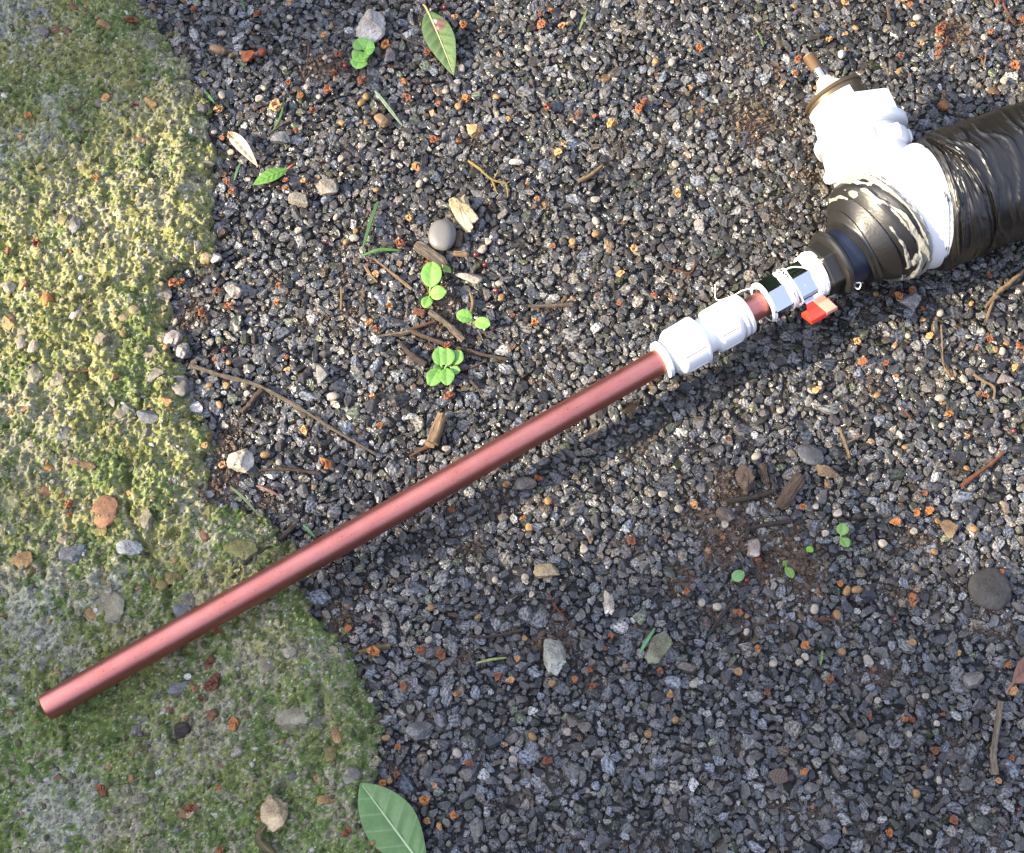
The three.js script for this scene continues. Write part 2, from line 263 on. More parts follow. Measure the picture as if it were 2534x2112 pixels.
    cb.forEach((b, t) => { const m = shade(new THREE.InstancedMesh(gg[t], cm, b.length)); m.name = numbered('soil_crumb_mass'); m.userData.kind = 'stuff'; b.forEach(([mt, c], i) => { m.setMatrixAt(i, mt); m.setColorAt(i, col(...c)); }); gp.add(m); });
  }
  console.log('chips', chips.length);
}

// ---------------------------------------------------------------- mossy concrete slab
const slab = new THREE.Group(); slab.name = 'concrete_slab'; slab.userData = { kind: 'structure', label: 'crumbling mossy concrete slab with pebbles showing', category: 'slab' }; scene.add(slab);
const lichen = [[[-.264, .1242], .045], [[-.2705, .1559], .03], [[-.2373, .2141], .03], [[-.2215, .097], .025], [[-.3087, -.1835], .03], [[-.3232, -.2712], .04], [[-.2877, -.212], .02]];
function mossAt(x, z) { const a = fbm(x * 18, z * 18, 101, 3), b = fbm(x * 75, z * 75, 111, 3); return 0.2 + a * 0.45 + b * 0.6; }
function slabColour(x, z) {
  const a = fbm(x * 18, z * 18, 101, 3), b = fbm(x * 75, z * 75, 111, 3), f = noise(x * 420, z * 420, 121), e = hash2(Math.round(x * 1500), Math.round(z * 1500), 7);
  let li = 0; for (const [[p, q], r] of lichen) li = Math.max(li, 1 - Math.hypot(x - p, z - q) / r);
  const moss = smooth(-0.30, 0.34, 0.24 + a * 0.45 + b * 0.60 + f * 0.55 - Math.max(0, li) * 0.5);
  const grey = mix3([0.215, 0.20, 0.125], [0.24, 0.24, 0.18], smooth(0, 0.5, li));
  const green = mix3([0.172, 0.172, 0.050], [0.092, 0.125, 0.030], smooth(-0.3, 0.5, noise(x * 40, z * 40, 131) + 0.6 * noise(x * 300, z * 300, 133)));
  const nearGreen = smooth(-0.05, 0.55, (z - 0.04) * 3.2 + 0.7 * fbm(x * 30, z * 30, 141, 2)), c = mix3(grey, mix3(green, [0.082, 0.138, 0.022], nearGreen * 0.75), moss);  // greener towards larger z, broken up by noise
  return e > 0.985 ? [0.45, 0.44, 0.38] : e > 0.88 ? [0.27, 0.25, 0.15] : e < 0.12 ? [0.10, 0.095, 0.045] : c; // sand grains, moss, humus
}
part('concrete_surface', sheet(X0, 0.0, Z0, Z1, 0.00068, (x, z) => { const [h, d] = slabShape(x, z); return d < -0.008 ? null : h; }, null, slabColour), std([1, 1, 1], 0.95, { vertexColors: true }), slab);
{ // sand grains and small stones standing proud of the concrete
  const q = rngOf(991), o = new THREE.Object3D(), gg = [1, 2, 3, 4, 5, 6].map(i => boxUV(rock(400 + i, { cuts: 9, detail: 2, rough: 0.07, crease: 0.5, round: i % 3 ? 0.15 : 0.6 }), 0.1)), gb = gg.map(() => []);
  for (let n = 0; n < 130000; n++) {
    const x = rr(X0, 0.0, q), z = rr(Z0, Z1, q); const [h, d] = slabShape(x, z); if (d < 0.0005) continue;
    const r = 0.0004 + 0.0017 * Math.pow(q(), 5); o.position.set(x, h + r * rr(-0.15, 0.35, q), z); o.rotation.set(rr(-.4, .4, q), q() * 6, rr(-.4, .4, q)); o.scale.set(r * rr(.9, 1.6, q), r * .8, r * rr(.7, 1.1, q)); o.updateMatrix();
    const kk = rr(0.75, 1.5, q); let c = slabColour(x, z).map(e => e * kk); const w = q(); if (w > 0.985) c = [0.5, 0.48, 0.42]; else if (w > 0.97) c = [0.32, 0.20, 0.09]; else if (w > 0.95) c = [0.16, 0.17, 0.18]; else if (w > 0.945) c = [0.28, 0.12, 0.06];
    gb[n % 6].push([o.matrix.clone(), c]);
  }
  const im = std([1, 1, 1], 0.9, { map: stoneMap, bumpMap: stoneBump, bumpScale: 0.0002 }), grp = new THREE.Group(); grp.name = 'sand_grains'; grp.userData.kind = 'stuff'; slab.add(grp);
  gb.forEach((b, t) => { const m = shade(new THREE.InstancedMesh(gg[t], im, b.length)); m.name = numbered('sand_grain_mass'); m.userData.kind = 'stuff'; b.forEach(([mt, c], i) => { m.setMatrixAt(i, mt); m.setColorAt(i, col(...c)); }); grp.add(m); });
}
{ // crumbled bits along the broken edge of the slab
  const q = rngOf(2323), o = new THREE.Object3D(), gg = [1, 2, 3, 4, 5].map(i => boxUV(rock(450 + i, { cuts: 9, detail: 3, rough: 0.09, crease: 0.5, lump: 0.12 }), 0.08)), gb = gg.map(() => []);
  for (let n = 0; n < 58000; n++) {
    const x = rr(X0, 0.0, q), z = rr(Z0, Z1, q), d = slabDist(x, z); if (d < -0.011 || d > 0.005 || q() > 0.55 * smooth(-0.012, -0.001, d)) continue;
    const r = 0.0007 + 0.0030 * Math.pow(q(), 3.2), h = Math.max(slabH(x, z), -0.0015); o.position.set(x, h + r * rr(-0.2, 0.3, q), z); o.rotation.set(rr(-.5, .5, q), q() * 6, rr(-.5, .5, q)); o.scale.set(r * rr(.9, 1.4, q), r * .8, r * rr(.7, 1.1, q)); o.updateMatrix();
    const k = rr(0.7, 1.25, q), w = q(); gb[n % 5].push([o.matrix.clone(), (w > 0.8 ? [.20, .20, .19] : w > 0.72 ? [.10, .072, .05] : slabColour(x, z)).map(e => e * k)]);
  }
  const im = std([1, 1, 1], 0.9, { map: stoneMap, bumpMap: stoneBump, bumpScale: 0.0004 }), grp = new THREE.Group(); grp.name = 'edge_crumbs'; grp.userData.kind = 'stuff'; slab.add(grp);
  gb.forEach((b, t) => { const m = shade(new THREE.InstancedMesh(gg[t], im, b.length)); m.name = numbered('edge_crumb_mass'); m.userData.kind = 'stuff'; b.forEach(([mt, c], i) => { m.setMatrixAt(i, mt); m.setColorAt(i, col(...c)); }); grp.add(m); });
}
{ // moss shoots
  const q = rngOf(1717), o = new THREE.Object3D(), bl = []; for (let k = 0; k < 4; k++) { const g = new THREE.ConeGeometry(0.00022, 0.0017, 3, 1).translate(0, 0.0007, 0); g.rotateX(0.75); g.rotateY(k * 1.57 + 0.3); bl.push(g); } const tuft = mergeGeometries(bl), M = [];
  for (let n = 0; n < 190000; n++) { const x = rr(X0, 0.0, q), z = rr(Z0, Z1, q); if (mossAt(x, z) < 0.12 + 0.5 * q()) continue; const [h, d] = slabShape(x, z); if (d < -0.002) continue; o.position.set(x, h - 0.0002, z); o.rotation.set(rr(-.4, .4, q), q() * 6.28, rr(-.4, .4, q)); o.scale.setScalar(rr(.5, 1.15, q)); o.updateMatrix(); const w = q(); M.push([o.matrix.clone(), mix3([0.19, 0.19, 0.045], [0.085, 0.135, 0.025], w)]); }
  const im = shade(new THREE.InstancedMesh(tuft, std([1, 1, 1], 0.8), M.length)); im.name = 'moss'; im.userData.kind = 'stuff'; M.forEach(([m, c], i) => { im.setMatrixAt(i, m); im.setColorAt(i, col(...c)); }); slab.add(im);
}
const C = { brick: [.25, .13, .07], tan: [.36, .235, .10], grey: [.22, .215, .20], blue: [.19, .21, .235], white: [.42, .40, .33], cream: [.38, .32, .18], brown: [.19, .12, .06], olive: [.24, .21, .07], moss: [.17, .175, .06], dark: [.05, .052, .06], pale: [.25, .24, .17], orange: [.42, .19, .05] };
const rockBank = [], bank = (k, round) => rockBank[k + (round ? 50 : 0)] ||= rock(600 + k + (round ? 50 : 0), { cuts: 8 + k % 5, detail: 6, rough: round ? 0.03 : 0.06, round: round ? 0.6 : 0, crease: 0.5, lump: 0.08 });
const matBank = new Map(), stoneOf = (k, rough = 0.75) => { const id = k + rough; if (!matBank.has(id)) matBank.set(id, stoneMat(C[k], rough)); return matBank.get(id); };
// pebbles set in the concrete: place, length, width, thickness (mm), turn (degrees), colour, rounded
[[[-.23, .0549], 16, 20, 6, 0, 'brick', 1], [[-.2455, .0265], 16, 9, 7, -10, 'brown', 0], [[-.2656, .0405], 10, 9, 6, 20, 'brick', 1], [[-.2479, .079], 21, 15, 9, 25, 'blue', 0], [[-.2746, .0832], 15, 10, 9, 10, 'tan', 0], [[-.2262, .108], 26, 24, 5, -20, 'pale', 1], [[-.2608, -.0708], 10, 13, 7, -30, 'white', 1], [[-.2321, -.0692], 12, 11, 8, 30, 'cream', 1], [[-.299, -.0622], 11, 14, 9, 40, 'tan', 0], [[-.2838, -.047], 7, 13, 8, -15, 'white', 1], [[-.2911, -.0571], 9, 7, 6, 0, 'pale', 1], [[-.2902, -.0502], 8, 10, 6, 0, 'grey', 1], [[-.2812, -.0308], 12, 17, 9, 20, 'pale', 1], [[-.2673, -.0277], 9, 11, 8, 10, 'pale', 0], [[-.2449, -.2331], 15, 10, 8, 15, 'olive', 1], [[-.2296, -.2167], 10, 8, 7, -30, 'tan', 0], [[-.2346, -.1912], 15, 7, 5, -20, 'brick', 0], [[-.2965, -.2731], 10, 7, 6, 20, 'brick', 1], [[-.2879, -.2895], 8, 5, 5, -40, 'brick', 0], [[-.1611, .1676], 8, 10, 6, 0, 'brick', 0], [[-.1171, .1658], 18, 19, 9, 20, 'pale', 0], [[-.1335, .1415], 11, 14, 8, -20, 'pale', 1], [[-.1215, .1343], 8, 9, 5, 0, 'white', 1], [[-.0936, .1773], 7, 9, 6, 0, 'tan', 0], [[-.0967, .1884], 8, 10, 7, 0, 'olive', 1], [[-.0843, .1992], 12, 11, 7, 0, 'grey', 1], [[-.1236, .2168], 14, 14, 9, 10, 'cream', 0], [[-.177, .1585], 4, 4, 3, 0, 'white', 1], [[-.2233, -.0076], 9, 8, 5, -10, 'blue', 0], [[-.2016, -.0124], 9, 7, 6, -15, 'tan', 0], [[-.2339, -.0284], 8, 6, 6, 10, 'tan', 0], [[-.2638, -.0048], 9, 6, 5, -10, 'olive', 0], [[-.3053, -.0883], 10, 8, 7, -30, 'white', 0], [[-.2948, -.0886], 6, 12, 6, -20, 'tan', 0], [[-.2789, -.0782], 9, 9, 7, 0, 'orange', 1], [[-.1527, .0767], 21, 17, 8, 0, 'moss', 1], [[-.172, .0563], 12, 15, 7, 0, 'moss', 0], [[-.158, .0405], 15, 16, 9, 0, 'moss', 0], [[-.2522, .07], 12, 8, 6, -20, 'pale', 1], [[-.2317, .0649], 8, 8, 6, 0, 'olive', 0], [[-.2062, .0592], 8, 16, 7, 0, 'pale', 0], [[-.1725, .0677], 8, 9, 5, 0, 'brick', 1], [[-.1895, .0915], 9, 10, 6, 30, 'olive', 0], [[-.1811, .1112], 11, 11, 6, 0, 'blue', 0], [[-.1946, .0956], 9, 7, 6, 0, 'olive', 1], [[-.2002, .0929], 6, 14, 7, 0, 'olive', 0], [[-.1808, .1047], 10, 8, 6, 0, 'grey', 0], [[-.2319, .1129], 7, 9, 4, 30, 'tan', 1], [[-.1731, .1525], 9, 6, 5, -30, 'tan', 0], [[-.18, .1546], 13, 9, 6, 10, 'blue', 0], [[-.2025, .174], 11, 15, 8, 0, 'grey', 0], [[-.1974, .1862], 9, 7, 6, 20, 'moss', 0], [[-.1947, .2116], 8, 7, 5, 0, 'pale', 0], [[-.1726, .2185], 12, 6, 5, -20, 'tan', 1], [[-.1469, .1867], 10, 8, 6, 0, 'white', 1], [[-.2408, .1997], 5, 4, 4, 0, 'brick', 0], [[-.1949, .2251], 5, 6, 4, 0, 'white', 1], [[-.2635, -.2174], 6, 7, 5, 0, 'pale', 1], [[-.2434, -.1959], 6, 8, 5, 0, 'moss', 0], [[-.2439, -.1859], 4, 5, 4, 0, 'white', 1], [[-.269, -.13], 9, 15, 7, 0, 'grey', 0], [[-.2752, -.1317], 7, 11, 6, 0, 'olive', 0], [[-.2899, -.2712], 6, 9, 7, 30, 'brown', 1], [[-.3106, -.2845], 14, 10, 6, 0, 'blue', 0], [[-.3236, -.2864], 12, 9, 6, 20, 'blue', 0], [[-.3055, -.2693], 9, 11, 6, 0, 'grey', 1], [[-.2648, -.2731], 9, 5, 5, -30, 'tan', 0], [[-.2337, -.2636], 10, 8, 7, 0, 'grey', 1], [[-.2442, -.0517], 9, 9, 6, 0, 'pale', 0], [[-.2317, -.0565], 6, 6, 5, 0, 'olive', 1], [[-.2258, -.0708], 7, 6, 5, 0, 'cream', 1], [[-.2106, -.0024], 13, 9, 6, -10, 'blue', 0], [[-.2112, .0066], 7, 9, 5, 0, 'grey', 0], [[-.2293, -.0054], 9, 9, 6, 0, 'pale', 1], [[-.2352, -.013], 5, 7, 4, 30, 'white', 0], [[-.2596, .0066], 14, 11, 6, 0, 'blue', 1], [[-.2774, .0126], 5, 7, 4, 0, 'white', 0], [[-.2341, -.0951], 12, 8, 6, -30, 'pale', 0], [[-.1929, -.1133], 7, 12, 8, 10, 'white', 0], [[-.1872, -.1083], 9, 9, 8, 0, 'cream', 1], [[-.2007, -.1], 10, 7, 6, 0, 'grey', 0], [[-.2126, -.0853], 12, 10, 7, 0, 'grey', 0], [[-.2161, -.0455], 14, 11, 7, -20, 'pale', 0], [[-.2105, -.0314], 12, 9, 7, 15, 'grey', 0], [[-.1955, -.0237], 11, 14, 8, 20, 'grey', 1], [[-.2664, .0274], 6, 4, 4, 0, 'orange', 1], [[-.2679, .0882], 8, 8, 5, 0, 'olive', 0], [[-.2055, -.2468], 12, 15, 9, 15, 'grey', 1], [[-.2023, -.2265], 9, 9, 8, 0, 'pale', 1], [[-.1989, -.2156], 8, 8, 7, 0, 'grey', 1], [[-.2019, -.1487], 7, 6, 5, 0, 'white', 1], [[-.1917, -.1729], 9, 7, 6, 0, 'pale', 0], [[-.209, .2166], 6, 6, 5, 0, 'pale', 0], [[-.1157, .1992], 8, 7, 6, 0, 'blue', 0], [[-.0976, .2116], 9, 6, 6, 0, 'tan', 0]]
  .forEach(([[x, z], L, W, H, a, c, rd], i) => { const m = part(numbered('pebble'), scaledRock(bank(i % 14, rd), L / 1900, H / 2000, W / 1900), stoneOf(c, 0.8), slab); m.position.set(x, slabH(x, z) - H * (rd ? 0.00018 : 0.00012) + 0.0007, z); m.rotation.set(0.15 * Math.sin(i * 3), a * Math.PI / 180, 0.15 * Math.cos(i * 5)); });

// ---------------------------------------------------------------- the home-made pipe assembly
{
  const base = [0.19, 0, -0.09];
  const pipe = thing('pipe_assembly', 'copper pipe with white coupling, chrome valve and white tee on a black taped hose', 'pipe', base);
  const inv = g => g.translate(-base[0], -base[1], -base[2]);
  const add = (n, g, m, p = pipe) => part(n, inv(g), m, p);
  const mm = (x, y, z) => V3(x / 1000, y / 1000, z / 1000);
  const copper = std([0.66, 0.265, 0.215], 1.0, { metalness: 1, map: copperMap, roughnessMap: copperRough });
  const white = new THREE.MeshPhysicalMaterial({ color: col(0.64, 0.64, 0.64), roughness: 0.35, clearcoat: 0.15, clearcoatRoughness: 0.3 });
  const chrome = std([0.62, 0.62, 0.64], 0.08, { metalness: 1 });
  const rubber = std([0.012, 0.011, 0.010], 0.40, { bumpMap: plainBump, bumpScale: 0.0001 });
  const navy = std([0.006, 0.009, 0.022], 0.4);
  const tapeWhite = std([0.82, 0.82, 0.80], 0.6);
  const A0 = mm(-247, 19.4, 165.6), J = mm(188.8, 38, -88.3), e1 = J.clone().sub(A0).normalize();
  const at = s => A0.clone().addScaledVector(e1, s / 1000);
  const S = (x) => (x / 1000 - A0.x) / e1.x * 1000; // station whose x is given (mm)
  const rev = (s, prof, nT, mod, opt) => revolve(at(s), e1, prof, nT, mod, opt);
  const side = e1.clone().cross(V3(0, 1, 0)).normalize(), upv = side.clone().cross(e1);

  // long copper tube, open at the left end
  const s1 = S(84.3), s2 = S(134.9), s3 = S(145.1);
  const long = [[1.0, 5.2], [0.4, 6.2], [0, 6.7], [0.5, 7.1], [2, 7.35], [5, 7.5]]; for (let s = 15; s < s1 + 6; s += 10) long.push([s, 7.5 + 0.03 * Math.sin(s * 1.7)]); long.push([s1 + 8, 7.5]);
  long.unshift([40, 0.1], [40, 6.2], [4, 6.2]);
  add('copper_tube', scaleUV(rev(0, long, 48), 14), copper);
  // push-fit coupling
  const ribs = n => th => { const f = ((th / 6.2832 * n) % 1 + 1) % 1; return f < 0.08 ? 0.925 : 1; };
  const cp = pipe;
  const body = [[5, 7], [5, 9.8], [6, 10.8], [8.2, 13.1], [9.6, 13.9], [11, 14.3], [11.3, 14.3], [24.1, 14.5], [24.4, 14.5], [25, 14.7], [26.2, 14.5], [26.8, 13.6], [27.6, 11.5], [28.6, 10.8], [32.5, 10.8], [33.2, 11.2], [34, 12.4], [34.6, 13.0], [36, 13.4], [36.3, 13.4], [46.9, 13.5], [47.2, 13.5], [48.6, 13.2], [49.6, 12.6], [50, 12.2], [50, 7]];
  const bm = add('coupling_body', rev(s1, body, 120, (th, s) => (s > 11 && s < 24.4) || (s > 36 && s < 47.2) ? ribs(8)(th) : 1), white, cp);
  part('coupling_collet', inv(rev(s1, [[0, 7.4], [0, 10.6], [0.6, 11.3], [2.8, 11.4], [3.2, 10.9], [3.2, 8.9], [5.4, 8.9], [5.4, 7.2]], 64)), white, bm);
  part('coupling_collet', inv(rev(s1, [[50, 7.4], [50, 11.3], [51.4, 11.3], [51.4, 12.3], [52, 12.7], [53.2, 12.7], [53.6, 12.2], [53.6, 11.5], [54.8, 11.5], [54.8, 12.3], [55.4, 12.7], [57, 12.5], [57.6, 11.8], [57.6, 7.3]], 64)), white, bm);
  // short copper tube into the valve
  add('copper_tube', scaleUV(rev(s1 + 56, [[0, 7.45], [s3 - s1 - 50, 7.5]], 48), 14), copper);
  // valve: two hexagons with tape between, a cylinder bore, stem and red lever
  const hex = th => Math.cos(Math.PI / 6) / Math.cos(((th + 12 * Math.PI) % (Math.PI / 3)) - Math.PI / 6);
  const v0 = s3 - 1;
  add('valve_nut', rev(v0, [[0, 7.4], [0, 9.6], [0.8, 11.6], [2, 12.6], [12.6, 12.6], [13.6, 11.8], [14, 10], [14, 8]], 96, (th, s) => s > 0.5 && s < 13.7 ? hex(th + 0.5236) : 1, { crease: 0.25 }), chrome);
  const vb = add('valve_body', rev(v0, [[13, 9], [17, 9.2], [17.6, 10.6], [18.4, 11.9], [33, 11.9], [34, 11], [34, 8]], 96, (th, s) => s > 17.8 && s < 33.5 ? hex(th + 0.5236) : 1, { crease: 0.25 }), chrome);
  { // white thread tape: wound bands and loose strands
    const loops = (s0, n, pitch, r, wob, seed) => { const q = rngOf(seed), pts = []; for (let k = 0; k <= n * 24; k++) { const th = k / 24 * 6.2832, R1 = (r + wob * noise(k * 0.22, seed, 5)) / 1000; pts.push(at(s0 + pitch * k / 24 + wob * 1.2 * noise(k * 0.17, seed, 6)).addScaledVector(side, Math.cos(th) * R1).addScaledVector(upv, Math.sin(th) * R1)); } return pts; };
    add('thread_tape', sweep(loops(v0 + 0.5, 1.6, 1.2, 11.6, 0.5, 3), t => 0.0009, 7), tapeWhite, vb);
    add('thread_tape', sweep(loops(v0 + 13.5, 4, 1.1, 11.2, 1.3, 4), t => 0.0007, 7), tapeWhite, vb);
    add('thread_tape', sweep(loops(v0 + 15, 2.2, 3.4, 12.4, 2.4, 9), t => 0.00045, 6), tapeWhite, vb);
    add('tape_collar', rev(v0 + 31, [[0, 8], [0, 12.6], [0.6, 13.5], [1.6, 13.2], [2.4, 13.9], [3.6, 13.5], [4.6, 14.1], [5.8, 13.8], [7, 14.2], [8, 13.6], [8.4, 12], [8.4, 8]], 60, (th, s) => 1 + 0.03 * noise(Math.cos(th) * 3 + s, Math.sin(th) * 3, 9)), tapeWhite);
    const strand = (pts, r) => sweep(curvePts(pts, 40), () => r, 6);
    add('tape_strand', strand([at(v0 + 2).addScaledVector(upv, .0118).addScaledVector(side, -.004), at(v0 - 4).addScaledVector(side, -.0125), at(v0 - 8).addScaledVector(side, -.016).addScaledVector(upv, -.010), at(v0 - 14).addScaledVector(side, -.022).addScaledVector(upv, -.02), at(v0 - 8).addScaledVector(side, -.032).addScaledVector(upv, -.024)], .0003), tapeWhite, vb);
    add('tape_strand', strand([at(v0 + 31).addScaledVector(upv, .0120), at(v0 + 27).addScaledVector(upv, .0135).addScaledVector(side, -.003), at(v0 + 20).addScaledVector(upv, .0150).addScaledVector(side, -.006), at(v0 + 12).addScaledVector(upv, .0140).addScaledVector(side, -.005), at(v0 + 12).addScaledVector(upv, .0132), at(v0 + 18).addScaledVector(upv, .0128).addScaledVector(side, .004)], .00045), tapeWhite, vb);
    add('tape_strand', strand([at(v0 + 50).addScaledVector(side, .019).addScaledVector(upv, .002), at(v0 + 52).addScaledVector(side, .0215).addScaledVector(upv, .002), at(v0 + 54).addScaledVector(side, .0195).addScaledVector(upv, .004), at(v0 + 52).addScaledVector(side, .018).addScaledVector(upv, .0035)], .0004), tapeWhite, vb);
  }
  const blockAt = (s, ds, du, L, W, H, tilt = 0, bev = 0.0006) => { const sh = new THREE.Shape(); const a = L / 2 - bev, b = W / 2 - bev; sh.moveTo(-a, -b); sh.lineTo(a, -b); sh.lineTo(a, b); sh.lineTo(-a, b); sh.closePath(); const g = new THREE.ExtrudeGeometry(sh, { depth: H - 2 * bev, bevelEnabled: true, bevelThickness: bev, bevelSize: bev, bevelSegments: 2 }); g.translate(0, 0, -H / 2 + bev); const X = e1.clone(), N = upv.clone().applyAxisAngle(e1, -tilt), Y = N.clone().cross(X); g.applyMatrix4(new THREE.Matrix4().makeBasis(X, Y, N)); const p = at(s).addScaledVector(side, ds).addScaledVector(upv, du); g.translate(p.x, p.y, p.z); return g; };
  const stem = add('valve_stem', blockAt(v0 + 25.5, .0140, .001, .013, .007, .009, 0.5), chrome, vb);
  const red = new THREE.MeshPhysicalMaterial({ color: col(0.62, 0.028, 0.012), roughness: 0.4, clearcoat: 0.3, clearcoatRoughness: 0.25 });
  const lev = add('valve_lever', blockAt(v0 + 21.5, .0215, .0010, .011, .010, .0035, 0.55), red);
  add('lit_lever_tip', (() => { const g = blockAt(v0 + 30.0, .0210, .0022, .0072, .0105, .003, 0.4); return g; })(), std([0.60, 0.20, 0.14], 0.5), lev);  // sunlit face of the red lever, its highlight put into the paler colour
  // black hexagonal nut, flanged ring, navy collar
  add('hose_nut', rev(v0 + 37.5, [[0, 9], [0, 14.2], [1.2, 15.8], [2, 16.4], [11.5, 16.8], [12, 15], [12, 10]], 96, (th, s) => s > 0.6 ? hex(th + 0.5) : 1, { crease: 0.25 }), rubber);
  add('hose_flange', rev(v0 + 46.5, [[0, 10], [0, 18.2], [0.7, 19.6], [2.2, 20.3], [3.8, 20.0], [4.8, 19.0], [5.0, 17.4], [5.0, 10]], 72), rubber);
  add('collar', rev(v0 + 50.5, [[0, 12], [0, 16.8], [0.5, 17.3], [24, 18.2], [26, 12]], 64), navy);

  // rubber tube pulled over the tee, folded in bands
  const cl = [mm(196.5, 39.2, -93.0), mm(203, 39.8, -98), mm(209, 40, -103.5), mm(214.5, 40, -109), mm(219, 40, -113)];
  const cpts = curvePts(cl, 160);
  const band = (t, th) => { // turns of the wrap wind round at a slant
    const k = t * 4.2 + 0.55 * Math.sin(th + 0.6), f = ((k % 1) + 1) % 1; return 0.0015 * f + 0.0006 * Math.sin(f * 3.14) - (f > 0.93 ? 0.0016 * (f - 0.93) / 0.07 : 0);
  };
  const rubR = (t, th) => mix(0.0205, 0.0335, smooth(0.0, 0.75, t)) + band(t, th) * smooth(0.05, 0.15, t) + 0.0018 * smooth(0.10, 0.0, t) * noise(Math.cos(th) * 2.5, Math.sin(th) * 2.5, 4) + 0.0003 * Math.sin(t * 17 + 2 * Math.sin(th * 2)) ;
  add('rubber_sleeve', scaleUV(sweep(cpts, (t, th) => rubR(t, th), 180, { crease: 1.2 }), 40), rubber);
  // white tee: run and branch
  const run = V3(Math.cos(14.5 * Math.PI / 180), 0, -Math.sin(14.5 * Math.PI / 180)), tc = mm(222, 40, -118.5);
  const tee = add('tee_run', revolve(tc, run, [[-8, 20], [-8, 33.0], [-6, 35.0], [-3, 36], [10, 36.6], [18, 37], [20.2, 37.4], [21.8, 37.2], [22.4, 36.2], [22.4, 30]], 96), white);
  const bd = V3(-0.26, 0.06, -0.965).normalize(), bo = mm(223, 41, -117);
  const lug = (n, ph, w, a) => th => { const f = (((th - ph) / 6.2832 * n) % 1 + 1) % 1; return f < w ? 1 + a : 1; };
  add('tee_branch', revolve(bo, bd, [[0, 26], [22, 25.6], [31, 24.4], [34, 23.2], [37, 22.8], [38, 24.6], [40, 25.6], [44, 26.0], [46.5, 25.6], [47.4, 24], [48, 22.4], [52, 22.2]], 96, (th, s) => s > 37.5 && s < 47 ? lug(9, 0.3, 0.16, 0.05)(th) : 1), white, tee);
  add('tee_nut', revolve(bo, bd, [[51, 20], [51, 26.8], [51.8, 28], [55.6, 28.4], [56.4, 27.6], [57, 25.8], [70.2, 25.2], [71.6, 24.2], [72, 20], [72, 17]], 120, (th, s) => s > 56.8 && s < 71.8 ? hex(th + 0.2) * 1.05 : 1, { crease: 0.3 }), white, tee);
  add('tee_lug', revolve(bo.clone().addScaledVector(bd, .033).addScaledVector(run, -.022), V3(-0.85, 0.1, 0.45), [[0, 4], [7, 3.6], [8.4, 2.6], [8.8, 0.1]], 32), white, tee);
  // capped plug: bronze cup with a white sleeve half round it, stem and threaded tip
  const pd = V3(-0.46, 0.10, -0.88).normalize(), po = bo.clone().addScaledVector(bd, .0665).addScaledVector(run, -.0035);
  const bronze = std([0.10, 0.07, 0.04], 0.42, { metalness: 0.5, bumpMap: plainBump, bumpScale: 0.0001 });
  const cup = add('plug_cup', revolve(po, pd, [[0, 12], [0, 17.0], [14.5, 17.4], [16.2, 17.6], [16.9, 18.6], [17.8, 19.0], [18.6, 18.6], [19.2, 17.6], [20.2, 12], [20.6, 8]], 64), bronze);
  { const g = new THREE.BufferGeometry(), pos = [], idx = [], sd = pd.clone().cross(V3(0, 1, 0)).normalize(), u2 = sd.clone().cross(pd); const n = 40, prof = [[0.5, 17.6], [0.5, 18.5], [13.2, 18.7], [13.2, 17.6]];
    for (const [s, r] of prof) for (let k = 0; k <= n; k++) { const th = mix(1.45, 4.2, k / n), v = po.clone().addScaledVector(pd, s / 1000).addScaledVector(sd, Math.cos(th) * r / 1000).addScaledVector(u2, Math.sin(th) * r / 1000); pos.push(v.x, v.y, v.z); }
    for (let i = 0; i < 3; i++) for (let k = 0; k < n; k++) { const a = i * (n + 1) + k, b = a + n + 1; idx.push(a, b, a + 1, a + 1, b, b + 1); } for (const k of [0, n]) { const a = k, b = n + 1 + k, c = 2 * (n + 1) + k, d = 3 * (n + 1) + k; idx.push(a, b, c, a, c, d); }
    g.setAttribute('position', new THREE.Float32BufferAttribute(pos, 3)); g.setIndex(idx); part('cup_sleeve', inv(creased(g, 0.5)), white, cup); }
  const creamy = std([0.62, 0.56, 0.40], 0.45);
  add('plug_cone', revolve(po, pd, [[19, 12.5], [21, 11.5], [24, 8.2], [27, 5.6], [29, 4.9], [30, 4.4], [30.4, 3]], 40), creamy, cup);
  const bolt = add('plug_stem', revolve(po, pd, [[29, 3.2], [37, 3.0], [38, 3.0]], 32), chrome, cup);
  const thread = [[37, 2.8]]; for (let s = 37.5; s < 47.5; s += 0.5) thread.push([s, 3.9], [s + 0.25, 3.55]); thread.push([47.8, 3.4], [48.2, 0.1]);
  add('threaded_tip', revolve(po, pd, thread, 32), std([0.26, 0.18, 0.11], 0.5, { metalness: 0.5 }), cup);

  // hose wrapped in black tape, running out of the picture
  const hp = curvePts([tc.clone().addScaledVector(run, .018), tc.clone().addScaledVector(run, .03), mm(262, 40, -132), mm(296, 40, -145), mm(340, 40, -160), mm(420, 40, -184)], 260);
  const tape = std([0.009, 0.008, 0.007], 0.34, { bumpMap: plainBump, bumpScale: 0.00008 });
